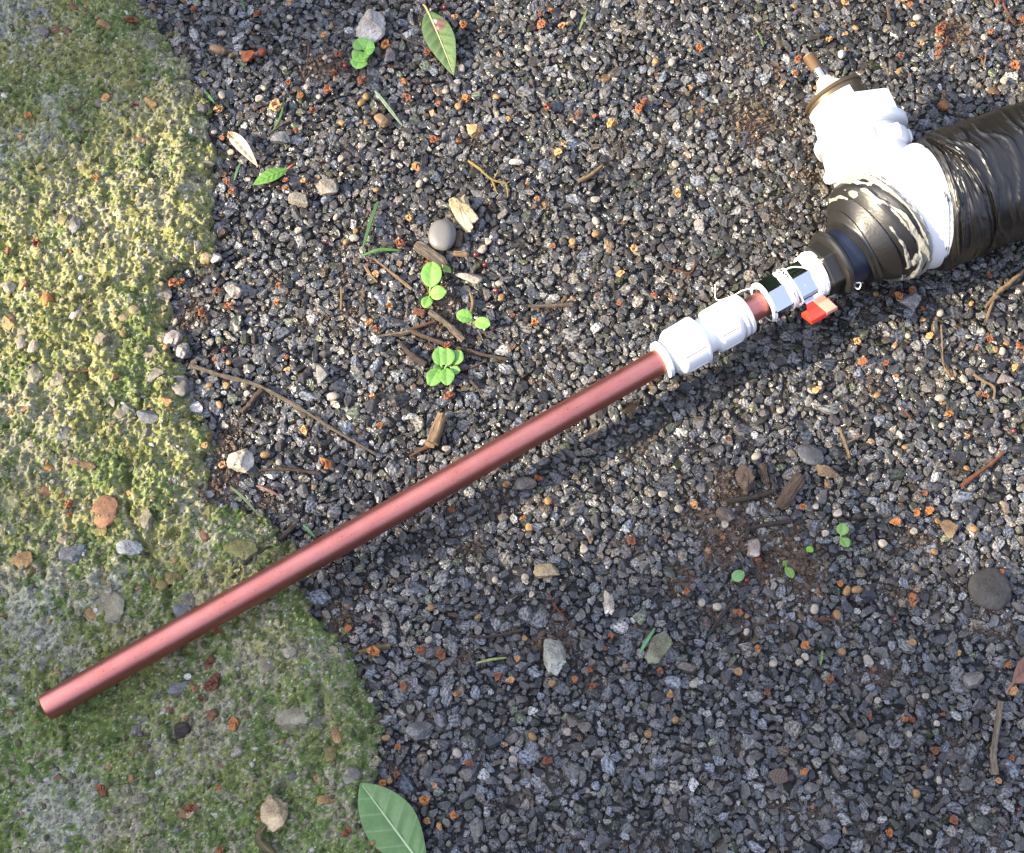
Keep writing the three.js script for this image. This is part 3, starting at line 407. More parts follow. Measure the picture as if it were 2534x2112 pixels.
  add('taped_hose', scaleUV(sweep(hp, (t, th, i) => {
    const a = Math.cos(th) * 2, b = Math.sin(th) * 2, s = t * 21 + 0.9 * Math.sin(th + 0.4) + 0.5 * noise(a, b, 3);
    const pl = 1 - Math.abs(noise(s * 1.5, a * 0.6 + b * 0.5, 7)), pl2 = 1 - Math.abs(noise(s * 3.3 + 9, a * 1.1 - b * 0.8, 8));
    const lap = ((s * 0.30) % 1 + 1) % 1;
    return 0.0362 + 0.0010 * smooth(0.78, 1, pl) + 0.0004 * smooth(0.75, 1, pl2) + 0.0007 * lap + 0.0007 * smooth(0.90, 1, 1 - Math.abs(noise(s * 2.1 + 40, a * 0.35 - b * 0.3, 11))) + 0.0007 * noise(t * 7, a + b * 2, 9) + 0.0018 * smooth(0.05, 0.12, t);
  }, 150, { crease: 0.9 }), 40), tape);
  // white plastic tab standing up from the hose at the frame edge
  add('white_tab', blockAt(0, 0, 0, .028, .018, .002), white).position.set(0.334 - at(0).x, 0.072 - at(0).y, -0.190 - at(0).z);

  // dried glue smeared over the sleeve and the tee's edge
  const glue = new THREE.MeshPhysicalMaterial({ color: col(0.40, 0.395, 0.35), roughness: 0.3, transmission: 0.5, thickness: 0, clearcoat: 0.3 });
  { const n = 130, mT = 220, pos = [], idx = [], ok = [], pts = [];
    for (let i = 0; i <= n; i++) pts.push(cpts[0].clone());
    const fine = curvePts(cl, 900);
    for (let i = 0; i <= n; i++) { const t = mix(0.40, 0.955, i / n), c = fine[Math.round(t * 900)], tg = fine[Math.min(900, Math.round(t * 900) + 4)].clone().sub(fine[Math.round(t * 900) - 4]).normalize(), sd = tg.clone().cross(V3(0, 1, 0)).normalize(), u2 = sd.clone().cross(tg);
      for (let k = 0; k <= mT; k++) { const th = mix(-0.9, 3.0, k / mT), x = i / n * 3, y = th * 3.2;
        const f = fbm(x * 1.7 + 4, y * 0.8, 7, 2) + 1.15 * smooth(0.55, 1.0, i / n) + 0.34 * smooth(1.6, -0.4, th) - 0.30 + 0.85 * smooth(0.18, 0.03, Math.abs(i / n - 0.34 - 0.10 * Math.sin(y * 0.8) - 0.06 * noise(y * 1.4, 2, 3))) * smooth(2.7, 1.5, th);
        const r = Math.max(rubR(t, th), smooth(0.90, 0.94, t) * 0.0345) + 0.0002 + 0.0016 * clamp(f * 2) + 0.0003 * noise(x * 12, y * 5, 5);
        const v = c.clone().addScaledVector(sd, Math.cos(th) * r).addScaledVector(u2, Math.sin(th) * r); pos.push(v.x, v.y, v.z); ok.push(f > 0); } }
    const w = mT + 1; for (let i = 0; i < n; i++) for (let k = 0; k < mT; k++) { const a = i * w + k; if (ok[a] && ok[a + 1] && ok[a + w] && ok[a + w + 1]) idx.push(a, a + w, a + 1, a + 1, a + w, a + w + 1); }
    let g = new THREE.BufferGeometry(); g.setAttribute('position', new THREE.Float32BufferAttribute(pos, 3)); g.setIndex(idx); g.computeVertexNormals(); add('dried_glue', g, glue); }
}

// ---------------------------------------------------------------- loose things lying on the ground
const lie = ([x, z], up = 0) => [x, groundH(x, z) + up, z];
// a leaf blade from base to tip: a thin solid with a folded midrib and veins
function bladeGeo(L, W, { fold = 0.15, arch = 0.03, curl = 0.1, veins = 7, vein = 0.00025, shape = 1, full = 0.85, thick = 0.0003, twist = 0, ripple = 0.02, seed = 1, bend = 0, fine = 0 } = {}) {
  const n = fine ? 120 : 34, m = fine ? 48 : 14, pos = [], uv = [], idx = [];
  for (const lay of [1, -1]) for (let i = 0; i <= n; i++) for (let k = 0; k <= m; k++) {
    const t = i / n, w = k / m * 2 - 1, f = Math.pow(Math.sin(Math.PI * Math.pow(t, shape)), full) * (1 + 0.02 * noise(t * 9, seed, 2)), hw = W / 2 * Math.max(f, 0.004);
    const a = Math.abs(w), vn = vein * Math.cos((t * veins - a * 0.9) * 6.283) * (1 - a * a) * f;
    const y = fold * a * hw * (1 - 0.5 * a) + arch * L * Math.sin(Math.PI * t) + curl * L * t * t * 0.3 + vn + ripple * W * noise(t * 4 + seed, w * 1.5, 6) * a + twist * w * hw * t + lay * thick / 2 * (1 - a ** 6);
    pos.push(t * L, y, w * hw + bend * L * Math.sin(Math.PI * t)); uv.push(t * L, w * hw);
  }
  const c = (n + 1) * (m + 1);
  for (let i = 0; i < n; i++) for (let k = 0; k < m; k++) { const a = i * (m + 1) + k, b = a + m + 1; idx.push(a, a + 1, b, a + 1, b + 1, b); idx.push(c + a, c + b, c + a + 1, c + a + 1, c + b, c + b + 1); }
  const g = new THREE.BufferGeometry(); g.setAttribute('position', new THREE.Float32BufferAttribute(pos, 3)); g.setAttribute('uv', new THREE.Float32BufferAttribute(uv, 2)); g.setIndex(idx); g.computeVertexNormals(); return g;
}
const leafMats = new Map();
const leafMat = (c, rough = 0.5) => { const k = c.join() + rough; if (!leafMats.has(k)) leafMats.set(k, new THREE.MeshPhysicalMaterial({ color: col(1, 1, 1), vertexColors: true, roughness: rough, transmission: 0.12, thickness: 0 })); return leafMats.get(k); };
function leaf(name, label, category, a, b, width, c, opt = {}, group) {
  const A = V3(...lie(a, opt.up ?? 0.0015)), B = V3(...lie(b, opt.upTip ?? opt.up ?? 0.0015)), d = B.clone().sub(A), L = d.length();
  const g = thing(name, label, category, [A.x, A.y, A.z], group); g.rotation.set(0, Math.atan2(-d.z, d.x), Math.asin(clamp(d.y / L, -1, 1)), 'YXZ');
  const bg = bladeGeo(L, width / 1000, opt); const rim = opt.rib || c.map(v => v * 1.5 + 0.03);
  colour(bg, (x, y, z) => { const t = x / L, q = Math.abs(z - (opt.bend || 0) * L * Math.sin(Math.PI * t)); let k = 0.92 + 0.09 * noise(x * 900, z * 900, 3) + 0.07 * noise(x * 120, z * 120, 5); const vn = smooth(0.93, 1, Math.cos((t * (opt.veins ?? 7) - q / (width / 2000) * 0.9) * 6.283)) * 0.28; let r = mix3(c, rim, vn).map(e => e * k); if (opt.spot) for (const [st, sz, sr, sc] of opt.spot) { const e = Math.hypot(x / L - st, (z / (width / 1000) - sz) * width / 1000 / L) + 0.012 * noise(x * 700, z * 700, 9); r = mix3(r, sc, smooth(sr, sr * 0.75, e)); } return r; });
  part('blade', bg, leafMat(c, opt.rough ?? 0.48), g);
  if (opt.ribR !== 0) { const pts = []; for (let i = 0; i <= 24; i++) { const t = i / 24 * 0.97; pts.push(V3(t * L, (opt.arch ?? 0.03) * L * Math.sin(Math.PI * t) + (opt.curl ?? 0.1) * L * t * t * 0.3 + 0.0004, (opt.bend || 0) * L * Math.sin(Math.PI * t))); } const R0 = opt.ribR ?? 0.0006; part('midrib', sweep(pts, t => R0 * (1 - 0.75 * t), 7), std(rim, 0.5), g); }
  if (opt.stalk) { const s = opt.stalk / 1000; part('stalk', sweep(curvePts([V3(0.001, 0.0003, 0), V3(-s * 0.5, 0.0012, s * 0.08), V3(-s, 0.0002, s * 0.2)], 10), t => 0.0008 * (1 - 0.2 * t), 7), std(opt.stalkC || rim, 0.6), g); }
  return g;
}
const green = [0.062, 0.155, 0.022];
leaf('fallen_leaf', 'green pointed leaf with a brown blotch beside the pale rough stone', 'leaf', [-.0555, -.2903], [-.0376, -.2401], 19, [0.12, 0.19, 0.055], { fold: 0.32, arch: 0.05, curl: 0.05, up: 0.002, stalk: 6, stalkC: [0.35, 0.25, 0.08], rib: [0.42, 0.40, 0.18], shape: 0.8, fine: 1, spot: [[0.27, -0.14, 0.11, [0.16, 0.09, 0.055]], [0.2, -0.06, 0.045, [0.30, 0.30, 0.28]], [0.3, -0.05, 0.035, [0.30, 0.20, 0.14]]] });
leaf('fallen_leaf', 'small bright green oval leaf lying beside the pale dried leaf', 'leaf', [-.1403, -.1713], [-.1619, -.1593], 9, [0.085, 0.20, 0.02], { fold: 0.25, arch: 0.06, up: 0.0022, ribR: 0.0003, stalk: 5, stalkC: [0.2, 0.06, 0.03] });
leaf('fallen_leaf', 'cream dried leaf rolled at its stalk end', 'leaf', [-.1804, -.1983], [-.1597, -.1723], 8, [0.62, 0.50, 0.33], { fold: 0.7, arch: 0.08, up: 0.002, ribR: 0.0003, rough: 0.7, rib: [0.36, 0.24, 0.12], shape: 0.75, spot: [[0.10, 0.2, 0.12, [0.20, 0.11, 0.05]]] });
leaf('fallen_leaf', 'large smooth green leaf with pale midrib lying across the slab edge', 'leaf', [-.0422, .2501], [-.0798, .2032], 27, [0.105, 0.20, 0.05], { fold: 0.22, arch: 0.02, up: 0.003, upTip: 0.002, shape: 1.25, ribR: 0.0009, rib: [0.34, 0.42, 0.22], veins: 6, vein: 0.0004, ripple: 0.03, fine: 1 });
leaf('fallen_leaf', 'curled reddish brown dead leaf lying beyond the pale straight stick', 'leaf', [.2727, .1502], [.2917, .1344], 13, [0.17, 0.075, 0.045], { fold: 0.6, arch: 0.12, up: 0.002, ribR: 0.0004, rough: 0.55, rib: [0.2, 0.1, 0.06], stalk: 6 });
leaf('fallen_leaf', 'brown narrow withered leaf flat on the chippings', 'leaf', [.1368, .1974], [.1473, .2012], 8, [0.085, 0.055, 0.035], { fold: 0.3, up: 0.0012, ribR: 0.0002, rough: 0.7 });
leaf('fallen_leaf', 'tiny lime green leaf tip poking from under the grey wood chip', 'leaf', [-.0428, -.1043], [-.037, -.0987], 4, [0.14, 0.25, 0.03], { up: 0.0012, ribR: 0.0002 });

// seedlings: stem and round seed leaves: [base, tip, width, fold]
const sprout = [0.155, 0.335, 0.055];
function seedling(label, at0, leaves, c = sprout) {
  const P = lie(at0, 0), g = thing('seedling', label, 'seedling', P); const stemM = std(c.map(v => v * 0.9), 0.5);
  for (const [b, t, w, lift = 4, sh = 0.95] of leaves) {
    const A = V3(b[0] - P[0], (lift - 1) / 1000, b[1] - P[2]), B = V3(t[0] - P[0], lift / 1000 + 0.0008, t[1] - P[2]), d = B.clone().sub(A), L = d.length();
    const bg = bladeGeo(L, w / 1000, { fold: 0.25, arch: 0.05, curl: -0.06, veins: 4, vein: 0.00004, shape: sh, full: 0.52, ripple: 0.02, seed: w });
    colour(bg, (x, y, z) => { const k = 0.88 + 0.12 * noise(x * 500, z * 500, 3) + 0.08 * noise(x * 2600, z * 2600, 4) + 0.35 * smooth(0.0005, 0.0001, Math.abs(z)) + 0.2 * smooth(0.93, 1, Math.cos((x / L * 4 - Math.abs(z) / w * 2200) * 6.283)); return c.map(e => e * k); });
    const m = part('leaf', bg, leafMat(c, 0.5), g); m.position.copy(A); m.rotation.set(0, Math.atan2(-d.z, d.x), Math.asin(clamp(d.y / L, -1, 1)), 'YXZ');
    part('stem', sweep(curvePts([V3(0, -0.002, 0), A.clone().multiplyScalar(0.5).add(V3(0, 0.0008, 0)), A.clone().addScaledVector(d, 0.08)], 8), () => 0.0006, 7), stemM, g);
  }
}
seedling('seedling of rounded leaves growing below the pale rough stone', [-.0957, -.2588], [[[-.0962, -.26], [-.101, -.2666], 14, 4], [[-.0952, -.2594], [-.089, -.2592], 15, 5], [[-.0961, -.2576], [-.1019, -.2505], 15, 3], [[-.098, -.2535], [-.1006, -.2446], 14, 3], [[-.0956, -.2576], [-.0959, -.2511], 9, 4]].map(l => [l[0], l[1], l[2] * 0.8, l[3]]));
seedling('bright seedling with one large round leaf beside the grey wood chip', [-.0498, -.0835], [[[-.0494, -.0874], [-.0482, -.1038], 12.5, 6], [[-.0493, -.0829], [-.0398, -.084], 9.5, 5], [[-.0503, -.0823], [-.0527, -.0744], 7, 3]]);
seedling('two-leaved seedling growing near the fine twigs', [-.0229, -.0662], [[[-.0239, -.0669], [-.0333, -.0693], 9, 5], [[-.0223, -.0654], [-.0131, -.0624], 8, 4]]);
seedling('cluster of overlapping small round leaves growing near the copper pipe', [-.0407, -.0351], [[[-.0422, -.0367], [-.043, -.0482], 9.5, 4], [[-.0382, -.0361], [-.0384, -.0466], 9, 6], [[-.0357, -.0378], [-.0303, -.0455], 9, 4.5], [[-.0432, -.0345], [-.048, -.0229], 10, 5], [[-.0387, -.0345], [-.038, -.0231], 9, 5.5], [[-.0432, -.0353], [-.0465, -.0353], 4, 4], [[-.0372, -.034], [-.0306, -.0334], 6, 3]], [0.13, 0.285, 0.05]);
seedling('small two-leaved seedling rooted at the edge of the brown soil patch', [.1863, .068], [[[.1864, .067], [.1879, .0604], 7, 4], [[.1868, .0683], [.1895, .0741], 6, 3]], [0.12, 0.24, 0.05]);
seedling('single oval leaf sprouting beside a dark red berry', [.1233, .0928], [[[.1234, .0924], [.13, .0886], 6.5, 3]], [0.11, 0.23, 0.07]);
seedling('thin sprout pushing up between crumbs of brown soil', [.1543, .0854], [[[.1539, .0844], [.1522, .0826], 4, 4], [[.1543, .0854], [.157, .0919], 5, 3]], [0.12, 0.22, 0.03]);
seedling('tiny bright green sprout in the middle of the soil patch', [.1673, .0765], [[[.1666, .0737], [.1694, .0769], 4, 3]], [0.12, 0.27, 0.03]);

// twigs
const barkC = { brown: [.13, .085, .055], dark: [.062, .045, .035], grey: [.20, .165, .125], pale: [.34, .28, .20], red: [.24, .085, .04], straw: [.52, .40, .12], olive: [.20, .17, .07], tan: [.36, .25, .14] }, barkMats = new Map();
const bark = k => { if (!barkMats.has(k)) barkMats.set(k, std(barkC[k], 0.85, { map: barkMap, bumpMap: stoneBump, bumpScale: 0.0004 })); return barkMats.get(k); };
let twigSeed = 1;
function twigGeo(pts, r0, r1, o, knots = 1) { const s = twigSeed++, p = pts.map(a => V3(...lie(a, r0 / 1000 * 0.7)).sub(o)); let mx = 0; p.forEach(v => mx = Math.max(mx, v.y)); const n = Math.max(12, Math.round(p[0].distanceTo(p[p.length - 1]) / 0.0012)); p.forEach((v, i) => { v.x += 0.0006 * noise(i * 3, s, 1) * knots; v.z += 0.0006 * noise(i * 3, s, 2) * knots; }); return scaleUV(sweep(p.length > 2 ? curvePts(p, n) : Array.from({ length: n + 1 }, (_, i) => p[0].clone().lerp(p[1], i / n).add(V3(0, 0, 0.0007 * knots * noise(i * 0.22, s, 3)))), (t, th) => mix(r0, r1, t) / 1000 * (1 + knots * (0.16 * noise(t * n * 0.35, s, 4) + 0.10 * noise(t * n * 0.5, Math.cos(th) * 2 + s, 5)) + knots * 0.35 * smooth(0.06, 0, Math.abs(t - 0.62))), 9, { crease: 0.9 }), 30); }
function twig(label, pts, r0, r1, k, forks = [], name = 'twig', cat = 'twig', group, knots = 1) {
  const o = V3(...lie(pts[0], 0));
  if (!forks.length) return single(name, twigGeo(pts, r0, r1, o, knots), bark(k), label, cat, [o.x, o.y, o.z], group);
  const g = thing(name, label, cat, [o.x, o.y, o.z], group); part('stem', twigGeo(pts, r0, r1, o, knots), bark(k), g); for (const f of forks) part('side_shoot', twigGeo(f, r1 * 1.0, r1 * 0.6, o, knots), bark(k), g); return g;
}
twig('long thin brown twig running from the slab edge towards the copper pipe', [[-.1904, -.0381], [-.1725, -.0318], [-.1532, -.0256], [-.1295, -.0144], [-.1057, .0015], [-.0794, .0181]], 1.5, 0.8, 'grey', [[[-.1895, -.0371], [-.1869, -.0309], [-.1851, -.0262]]]);
twig('dark twig lying between the small seedlings', [[-.061, -.0598], [-.0477, -.0548], [-.0323, -.0493], [-.0171, -.0449], [-.0024, -.0411]], 1.4, 0.9, 'brown', [[[-.06, -.0598], [-.0681, -.0576], [-.0732, -.0582]]]);
twig('thick stubby twig with peeling bark by the bright seedling', [[-.0501, -.0733], [-.0387, -.0643], [-.0283, -.0543]], 1.7, 2.3, 'grey');
twig('short dark stick tucked under the long thin twig', [[-.1483, -.0226], [-.1583, -.0081]], 1.7, 1.6, 'brown');
twig('dark bark chunk beside the leaf cluster', [[-.0669, -.0526], [-.0606, -.0455], [-.0514, -.0378]], 1.4, 2.2, 'dark');
twig('thin straight twig pointing at the bright seedling', [[-.0847, -.1087], [-.0734, -.0983], [-.0613, -.0886]], 0.7, 1.1, 'tan', [[[-.0902, -.1035], [-.0858, -.0966], [-.0821, -.0932]]]);
twig('silvery split straw above the leaf cluster', [[-.0803, -.0573], [-.0681, -.0587], [-.0605, -.0604]], 0.7, 0.9, 'pale');
twig('thin dark stem lying flat near the slab corner', [[-.146, .0275], [-.1343, .0267], [-.1215, .0275], [-.1111, .0293]], 0.8, 0.9, 'brown');
twig('dark twig leaning from the soil across the mossy slab to the pipe', [[-.1238, .0608], [-.1312, .0684], [-.1398, .0769], [-.1468, .0826], [-.1555, .0938]], 1.6, 0.9, 'dark');
twig('short straight twig lying level beside the white coupling', [[.0089, -.0766], [.0227, -.0773], [.0369, -.0779]], 0.9, 1.2, 'grey');
twig('short pale twig beside the half-buried flat stone', [[.1911, .001], [.1936, .01], [.1965, .0205]], 1.1, 0.9, 'tan', [[[.195, .0105], [.2004, .008], [.2073, .005]]]);
twig('knotted reddish brown twig with a hooked tip', [[.2593, .0377], [.2686, .0299], [.2789, .0225], [.2852, .017]], 1.5, 0.9, 'red', [[[.2847, .017], [.2831, .015]]]);
twig('pale straight stick with a knot lying alone on the chippings', [[.2647, .1593], [.2623, .1704], [.2595, .182], [.2583, .1885], [.2575, .1989]], 1.7, 1.9, 'pale');
twig('dark stick at the top of the brown soil patch', [[.1227, .0464], [.1368, .044], [.1515, .0406]], 1.7, 1.3, 'dark');
twig('thin dark twig touching the brown wood splinter', [[.1461, .023], [.1493, .0308], [.1524, .0401]], 1.0, 0.9, 'dark');
twig('straw yellow dried stem with forked ends', [[-.0277, -.1785], [-.0199, -.1714], [-.0121, -.1647], [-.0036, -.1616]], 0.9, 0.6, 'straw', [[[-.0125, -.1643], [-.0105, -.159], [-.0093, -.1546]], [[-.0117, -.1656], [-.0098, -.1696], [-.0094, -.1709]], [[-.0036, -.1616], [-.0028, -.1563], [-.0022, -.1519]], [[-.0036, -.1616], [-.0009, -.1634]]], 'dry_stem', 'stem');
twig('cinnamon brown split husk stalk on the sunlit chippings', [[.0421, -.1625], [.0492, -.1669], [.0571, -.1745]], 1.4, 0.9, 'tan');
twig('slender brown twig near the lichen-covered stone', [[-.0247, .1236], [-.0149, .1247], [-.0036, .1226], [.0063, .1204]], 0.7, 0.9, 'brown');
twig('thin red-brown branching stalk below the white pebbles', [[.0206, .0996], [.024, .1068], [.0282, .1133], [.0344, .1211]], 0.5, 0.5, 'red', [[[.0261, .1104], [.0304, .1083]], [[.0248, .1061], [.0226, .1097]]]);
twig('reddish pine needle lying on the sunlit moss', [[-.2607, -.0313], [-.2542, -.0324], [-.247, -.0339]], 0.6, 0.8, 'red');
twig('thin red fibre across the sunlit corner of the moss', [[-.3206, -.153], [-.3137, -.1478], [-.3076, -.1417]], 0.5, 0.5, 'red');
twig('crooked olive root lying on the moss under the cream stone', [[-.1285, .2243], [-.132, .2289], [-.131, .2332], [-.1254, .2381], [-.1208, .2416]], 2.3, 2.6, 'olive');
twig('flat olive strip of bark at the slab edge', [[-.0836, .1335], [-.0759, .1308], [-.0674, .1288]], 1.5, 2.0, 'olive');
twig('flat red-brown needle below the brown soil patch', [[.1658, .1139], [.1791, .1158]], 0.7, 0.8, 'red');
twig('dark twig leading from the soil patch to two orange husks', [[.1077, .1239], [.1154, .1139], [.1231, .1057]], 0.8, 1.2, 'dark');
twig('dark twig half covered by soil crumbs', [[.132, .0627], [.1441, .0604], [.159, .0587]], 1.0, 1.5, 'dark', [[[.1348, .0623], [.1321, .0684]]]);
twig('twisted brown rootlet running towards the taped hose', [[.2863, -.0684], [.2891, -.076], [.2939, -.0843], [.3031, -.092], [.3135, -.1005]], 0.9, 1.6, 'tan', [[[.2932, -.0836], [.2865, -.0753]]]);
twig('thin reddish stem standing out between chippings below the hose', [[.2588, -.0639], [.2576, -.0506], [.2571, -.0378], [.2599, -.0301]], 0.6, 0.5, 'tan');
twig('bent tan stem with a sharp elbow below the hose', [[.2738, -.0328], [.28, -.0278], [.2851, -.0241], [.2843, -.0162]], 0.9, 0.7, 'tan', [], 'twig', 'twig', undefined, 0.5);
twig('slim reddish stem pointing down towards the flat stone', [[.228, -.0133], [.2318, -.008], [.2351, -.0018]], 0.6, 0.5, 'red');
twig('dark shadowed twig against the broken slab edge', [[-.2087, -.1042], [-.1952, -.1056], [-.1815, -.1042]], 1.1, 0.8, 'dark');
twig('short grey stalk near the two-leaved seedling', [[-.0251, -.0857], [-.024, -.0795], [-.025, -.0727]], 1.1, 0.9, 'tan');
twig('thin stub of twig standing among grey stones', [[-.104, -.0903], [-.1035, -.0829], [-.1032, -.0738]], 0.6, 0.9, 'tan');
twig('small red-brown splinter beside the long twig', [[-.1576, -.0632], [-.1551, -.0571], [-.1542, -.0515]], 0.7, 1.2, 'dark');
twig('curved reddish stalk on the sunlit chippings above the coupling', [[.0962, -.1029], [.1029, -.1009], [.1089, -.0988], [.1121, -.1029], [.112, -.108]], 0.6, 0.5, 'red');
twig('tan stick lying among the husks in the sunlit gravel', [[.2488, -.2941], [.2491, -.2883], [.2498, -.283]], 1.1, 1.0, 'brown');
twig('forked reddish stalk among orange litter', [[.3257, -.301], [.3263, -.2932], [.3284, -.2874]], 0.9, 0.6, 'red', [[[.3284, -.2874], [.3247, -.2806]], [[.3284, -.2874], [.3306, -.2825]]]);
twig('pale curling stem beside a clump of orange husks', [[.3113, -.2634], [.3088, -.2558], [.3066, -.2459]], 0.6, 0.6, 'tan');
twig('thin brown stalk near the far orange litter', [[.2859, -.272], [.2837, -.2662], [.2808, -.2615]], 0.8, 0.6, 'red');
twig('brown needle beside the pale dried leaf', [[-.1597, -.1768], [-.1525, -.1785], [-.1463, -.1802]], 0.6, 0.4, 'brown');
twig('brown stalk beside the narrow curved grass blade', [[-.1557, -.1971], [-.1482, -.2034], [-.1415, -.2074]], 1.0, 0.9, 'grey');
twig('thin grey stalk pointing at the blotched leaf', [[-.0724, -.2714], [-.0652, -.2672], [-.054, -.2636]], 0.8, 0.6, 'grey');
twig('red-brown needle across the chippings under the rough stone', [[-.1335, -.269], [-.1334, -.2618], [-.1332, -.2553]], 0.8, 0.9, 'brown');
twig('thin brown litter stalk below the leaf cluster', [[-.0301, -.0329], [-.025, -.0285], [-.0204, -.0237]], 0.9, 0.8, 'brown');
twig('fine reddish stalk beside the leaf cluster', [[-.0321, -.0351], [-.0251, -.0367], [-.0176, -.04]], 0.4, 0.4, 'red');
twig('reddish flake of bark under the bright seedling', [[-.0611, -.0615], [-.054, -.0643], [-.0469, -.0665]], 0.8, 0.9, 'red');
twig('brown needle on the moss at the foot of the slab', [[-.1992, .2334], [-.1935, .2313], [-.1876, .2288]], 0.5, 0.5, 'brown');

// flat splinters and curled bark
function chip(label, a, b, w, h, k, seed, name = 'wood_chip', cat = 'wood') { const A = V3(...lie(a, 0.001)), B = V3(...lie(b, 0.001)), L = A.distanceTo(B), q = rngOf(seed); const n = 22, pts = Array.from({ length: n + 1 }, (_, i) => V3((i / n - 0.5) * L, 0, 0)); const g = sweep(pts, (t, th) => { const f = Math.pow(clamp(Math.min(t * 7, (1 - t) * 5) + 0.25), 0.5), c = Math.cos(th), s = Math.sin(th), e = Math.pow(Math.pow(Math.abs(c), 3) + Math.pow(Math.abs(s), 3), -1 / 3); return w / 2000 * e * f * (1 + 0.12 * noise(t * 5, c * 2 + seed, 4) + 0.10 * noise(t * 2, s * 9 + seed, 5) + 0.09 * noise(t, c * 9, 7)); }, 36, { crease: 0.5 }); g.scale(1, h / w, 1); scaleUV(g, 25); const m = single(name, g, bark(k), label, cat, [(A.x + B.x) / 2, (A.y + B.y) / 2 + h / 4000, (A.z + B.z) / 2]); m.rotation.y = Math.atan2(-(B.z - A.z), B.x - A.x); m.rotation.x = 0.2; return m; }
chip('dark grey-brown wood chip wedged under the smooth grey pebble', [-.0594, -.1181], [-.0404, -.1041], 6.5, 3, 'grey', 5);
chip('brown wood splinter with a torn tip beside the soil patch', [.1531, .0503], [.1666, .0313], 7.5, 4, 'brown', 8);
chip('small upright splinter of brown wood', [.1442, .0239], [.1462, .0362], 4, 3, 'brown', 9);
chip('brown bark flake right beside the smooth grey pebble', [-.0329, -.1272], [-.0335, -.1166], 5, 2.5, 'brown', 11);
chip('small tan chip of wood below the smooth grey pebble', [-.0361, -.1123], [-.0266, -.1113], 3, 2, 'tan', 12);
chip('red-brown bark crumb below the bright seedling', [-.0593, -.0733], [-.0521, -.0716], 4, 2.5, 'red', 13);
chip('charred black stub lying on the moss', [-.1798, .1769], [-.1716, .1756], 7, 5, 'dark', 14);
{ // a curl of bark with its torn stalk
  const A = V3(...lie([-.0407, -.0055], 0.004)), B = V3(...lie([-.0463, .0124], 0.004)), o = A.clone(), g = thing('bark_curl', 'rolled tube of tan bark with a rusty stalk, beside the copper pipe', 'bark', [A.x, A.y - 0.004, A.z]); o.y -= 0.004;
  const p = Array.from({ length: 21 }, (_, i) => A.clone().lerp(B, i / 20).sub(o)); const sg = sweep(p, (t, th) => (0.0031 + 0.0008 * t) * (1 + 0.10 * noise(t * 4, Math.cos(th) * 2, 3) - 0.22 * smooth(0.5, 0.1, Math.abs(th - 1.3))), 26, { crease: 0.9 });
  part('roll', scaleUV(sg, 25), bark('tan'), g); part('stalk', sweep(curvePts([[-.0463, .0119], [-.0521, .015], [-.0594, .0194]].map(a => V3(...lie(a, 0.001)).sub(o)), 14), t => mix(0.0016, 0.0006, t), 8), bark('red'), g);
  const fl = chipFlake([-.0498, .0103], [-.0443, .013], o); part('flap', fl, bark('tan'), g);
}
function chipFlake(a, b, o) { const A = V3(...lie(a, 0.002)).sub(o), B = V3(...lie(b, 0.003)).sub(o); return scaleUV(sweep(Array.from({ length: 9 }, (_, i) => A.clone().lerp(B, i / 8)), (t, th) => 0.0028 * (0.35 + 0.65 * Math.abs(Math.cos(th))) * (1 - 0.5 * Math.abs(t - 0.5)), 12), 25); }

// grass blades and green needles
function bladeOf(label, pts, w, c, group) { const o = V3(...lie(pts[0], 0)), p = pts.map((a, i) => V3(...lie(a, 0.0014 + 0.0012 * Math.sin(Math.PI * i / (pts.length - 1)))).sub(o)), cp = curvePts(p.length > 2 ? p : [p[0], p[0].clone().lerp(p[1], 0.5).add(V3(0, 0.0008, 0)), p[1]], 24); const g = sweep(cp, (t, th) => w / 2000 * Math.pow(Math.sin(Math.PI * (0.08 + 0.90 * t)), 0.5) * (0.28 + 0.72 * Math.abs(Math.cos(th))), 10, { crease: 0.9 }); colour(g, (x, y, z) => { const k = 0.85 + 0.3 * noise(x * 1500, z * 1500, 4); return c.map(e => e * k); }); return single('grass_blade', g, leafMat(c, 0.5), label, 'grass blade', [o.x, o.y, o.z], group); }
const gr = [0.065, 0.155, 0.03];
bladeOf('short green grass blade at the slab corner', [[-.1979, -.2288], [-.191, -.22]], 1.9, [.10, .22, .04]);
bladeOf('narrow curved green grass blade beside a brown stalk', [[-.1519, -.2], [-.1476, -.2102], [-.1467, -.2247]], 1.5, gr);
bladeOf('grey-green needle with a pale tip on the sunlit chippings', [[-.0883, -.2293], [-.0808, -.2183], [-.07, -.2034]], 2.4, [.20, .26, .16]);
bladeOf('green needle sticking out below the pale dried leaf', [[-.1711, -.1763], [-.1743, -.1635]], 1.8, [.07, .16, .07]);
bladeOf('long dark green grass blade standing upright in the gravel', [[-.0835, -.1483], [-.0872, -.134], [-.0922, -.114]], 2.5, [.05, .12, .03]);
bladeOf('arched green grass blade ending by the wood chip', [[-.0921, -.1105], [-.0812, -.114], [-.0682, -.1142]], 2.4, gr);
bladeOf('green needle lying in the dark recess of the slab edge', [[-.1619, .0377], [-.154, .0445], [-.145, .0541]], 1.8, [.10, .14, .06]);
bladeOf('red-tipped needle in the soil by the slab edge', [[-.147, .0372], [-.1394, .0406], [-.1327, .0437]], 1.7, [.24, .12, .09]);
bladeOf('green needle touching the copper pipe', [[-.1187, .0604], [-.1119, .0675]], 2, [.06, .15, .07]);
bladeOf('green needle lying on a mossy lump of asphalt', [[.07, .1338], [.0744, .1268], [.0792, .1197]], 2.1, [.12, .26, .10]);
bladeOf('yellow-green needle pointing at an orange husk', [[-.0197, .1391], [-.0113, .1373], [-.0029, .1361]], 1.6, [.24, .28, .07]);
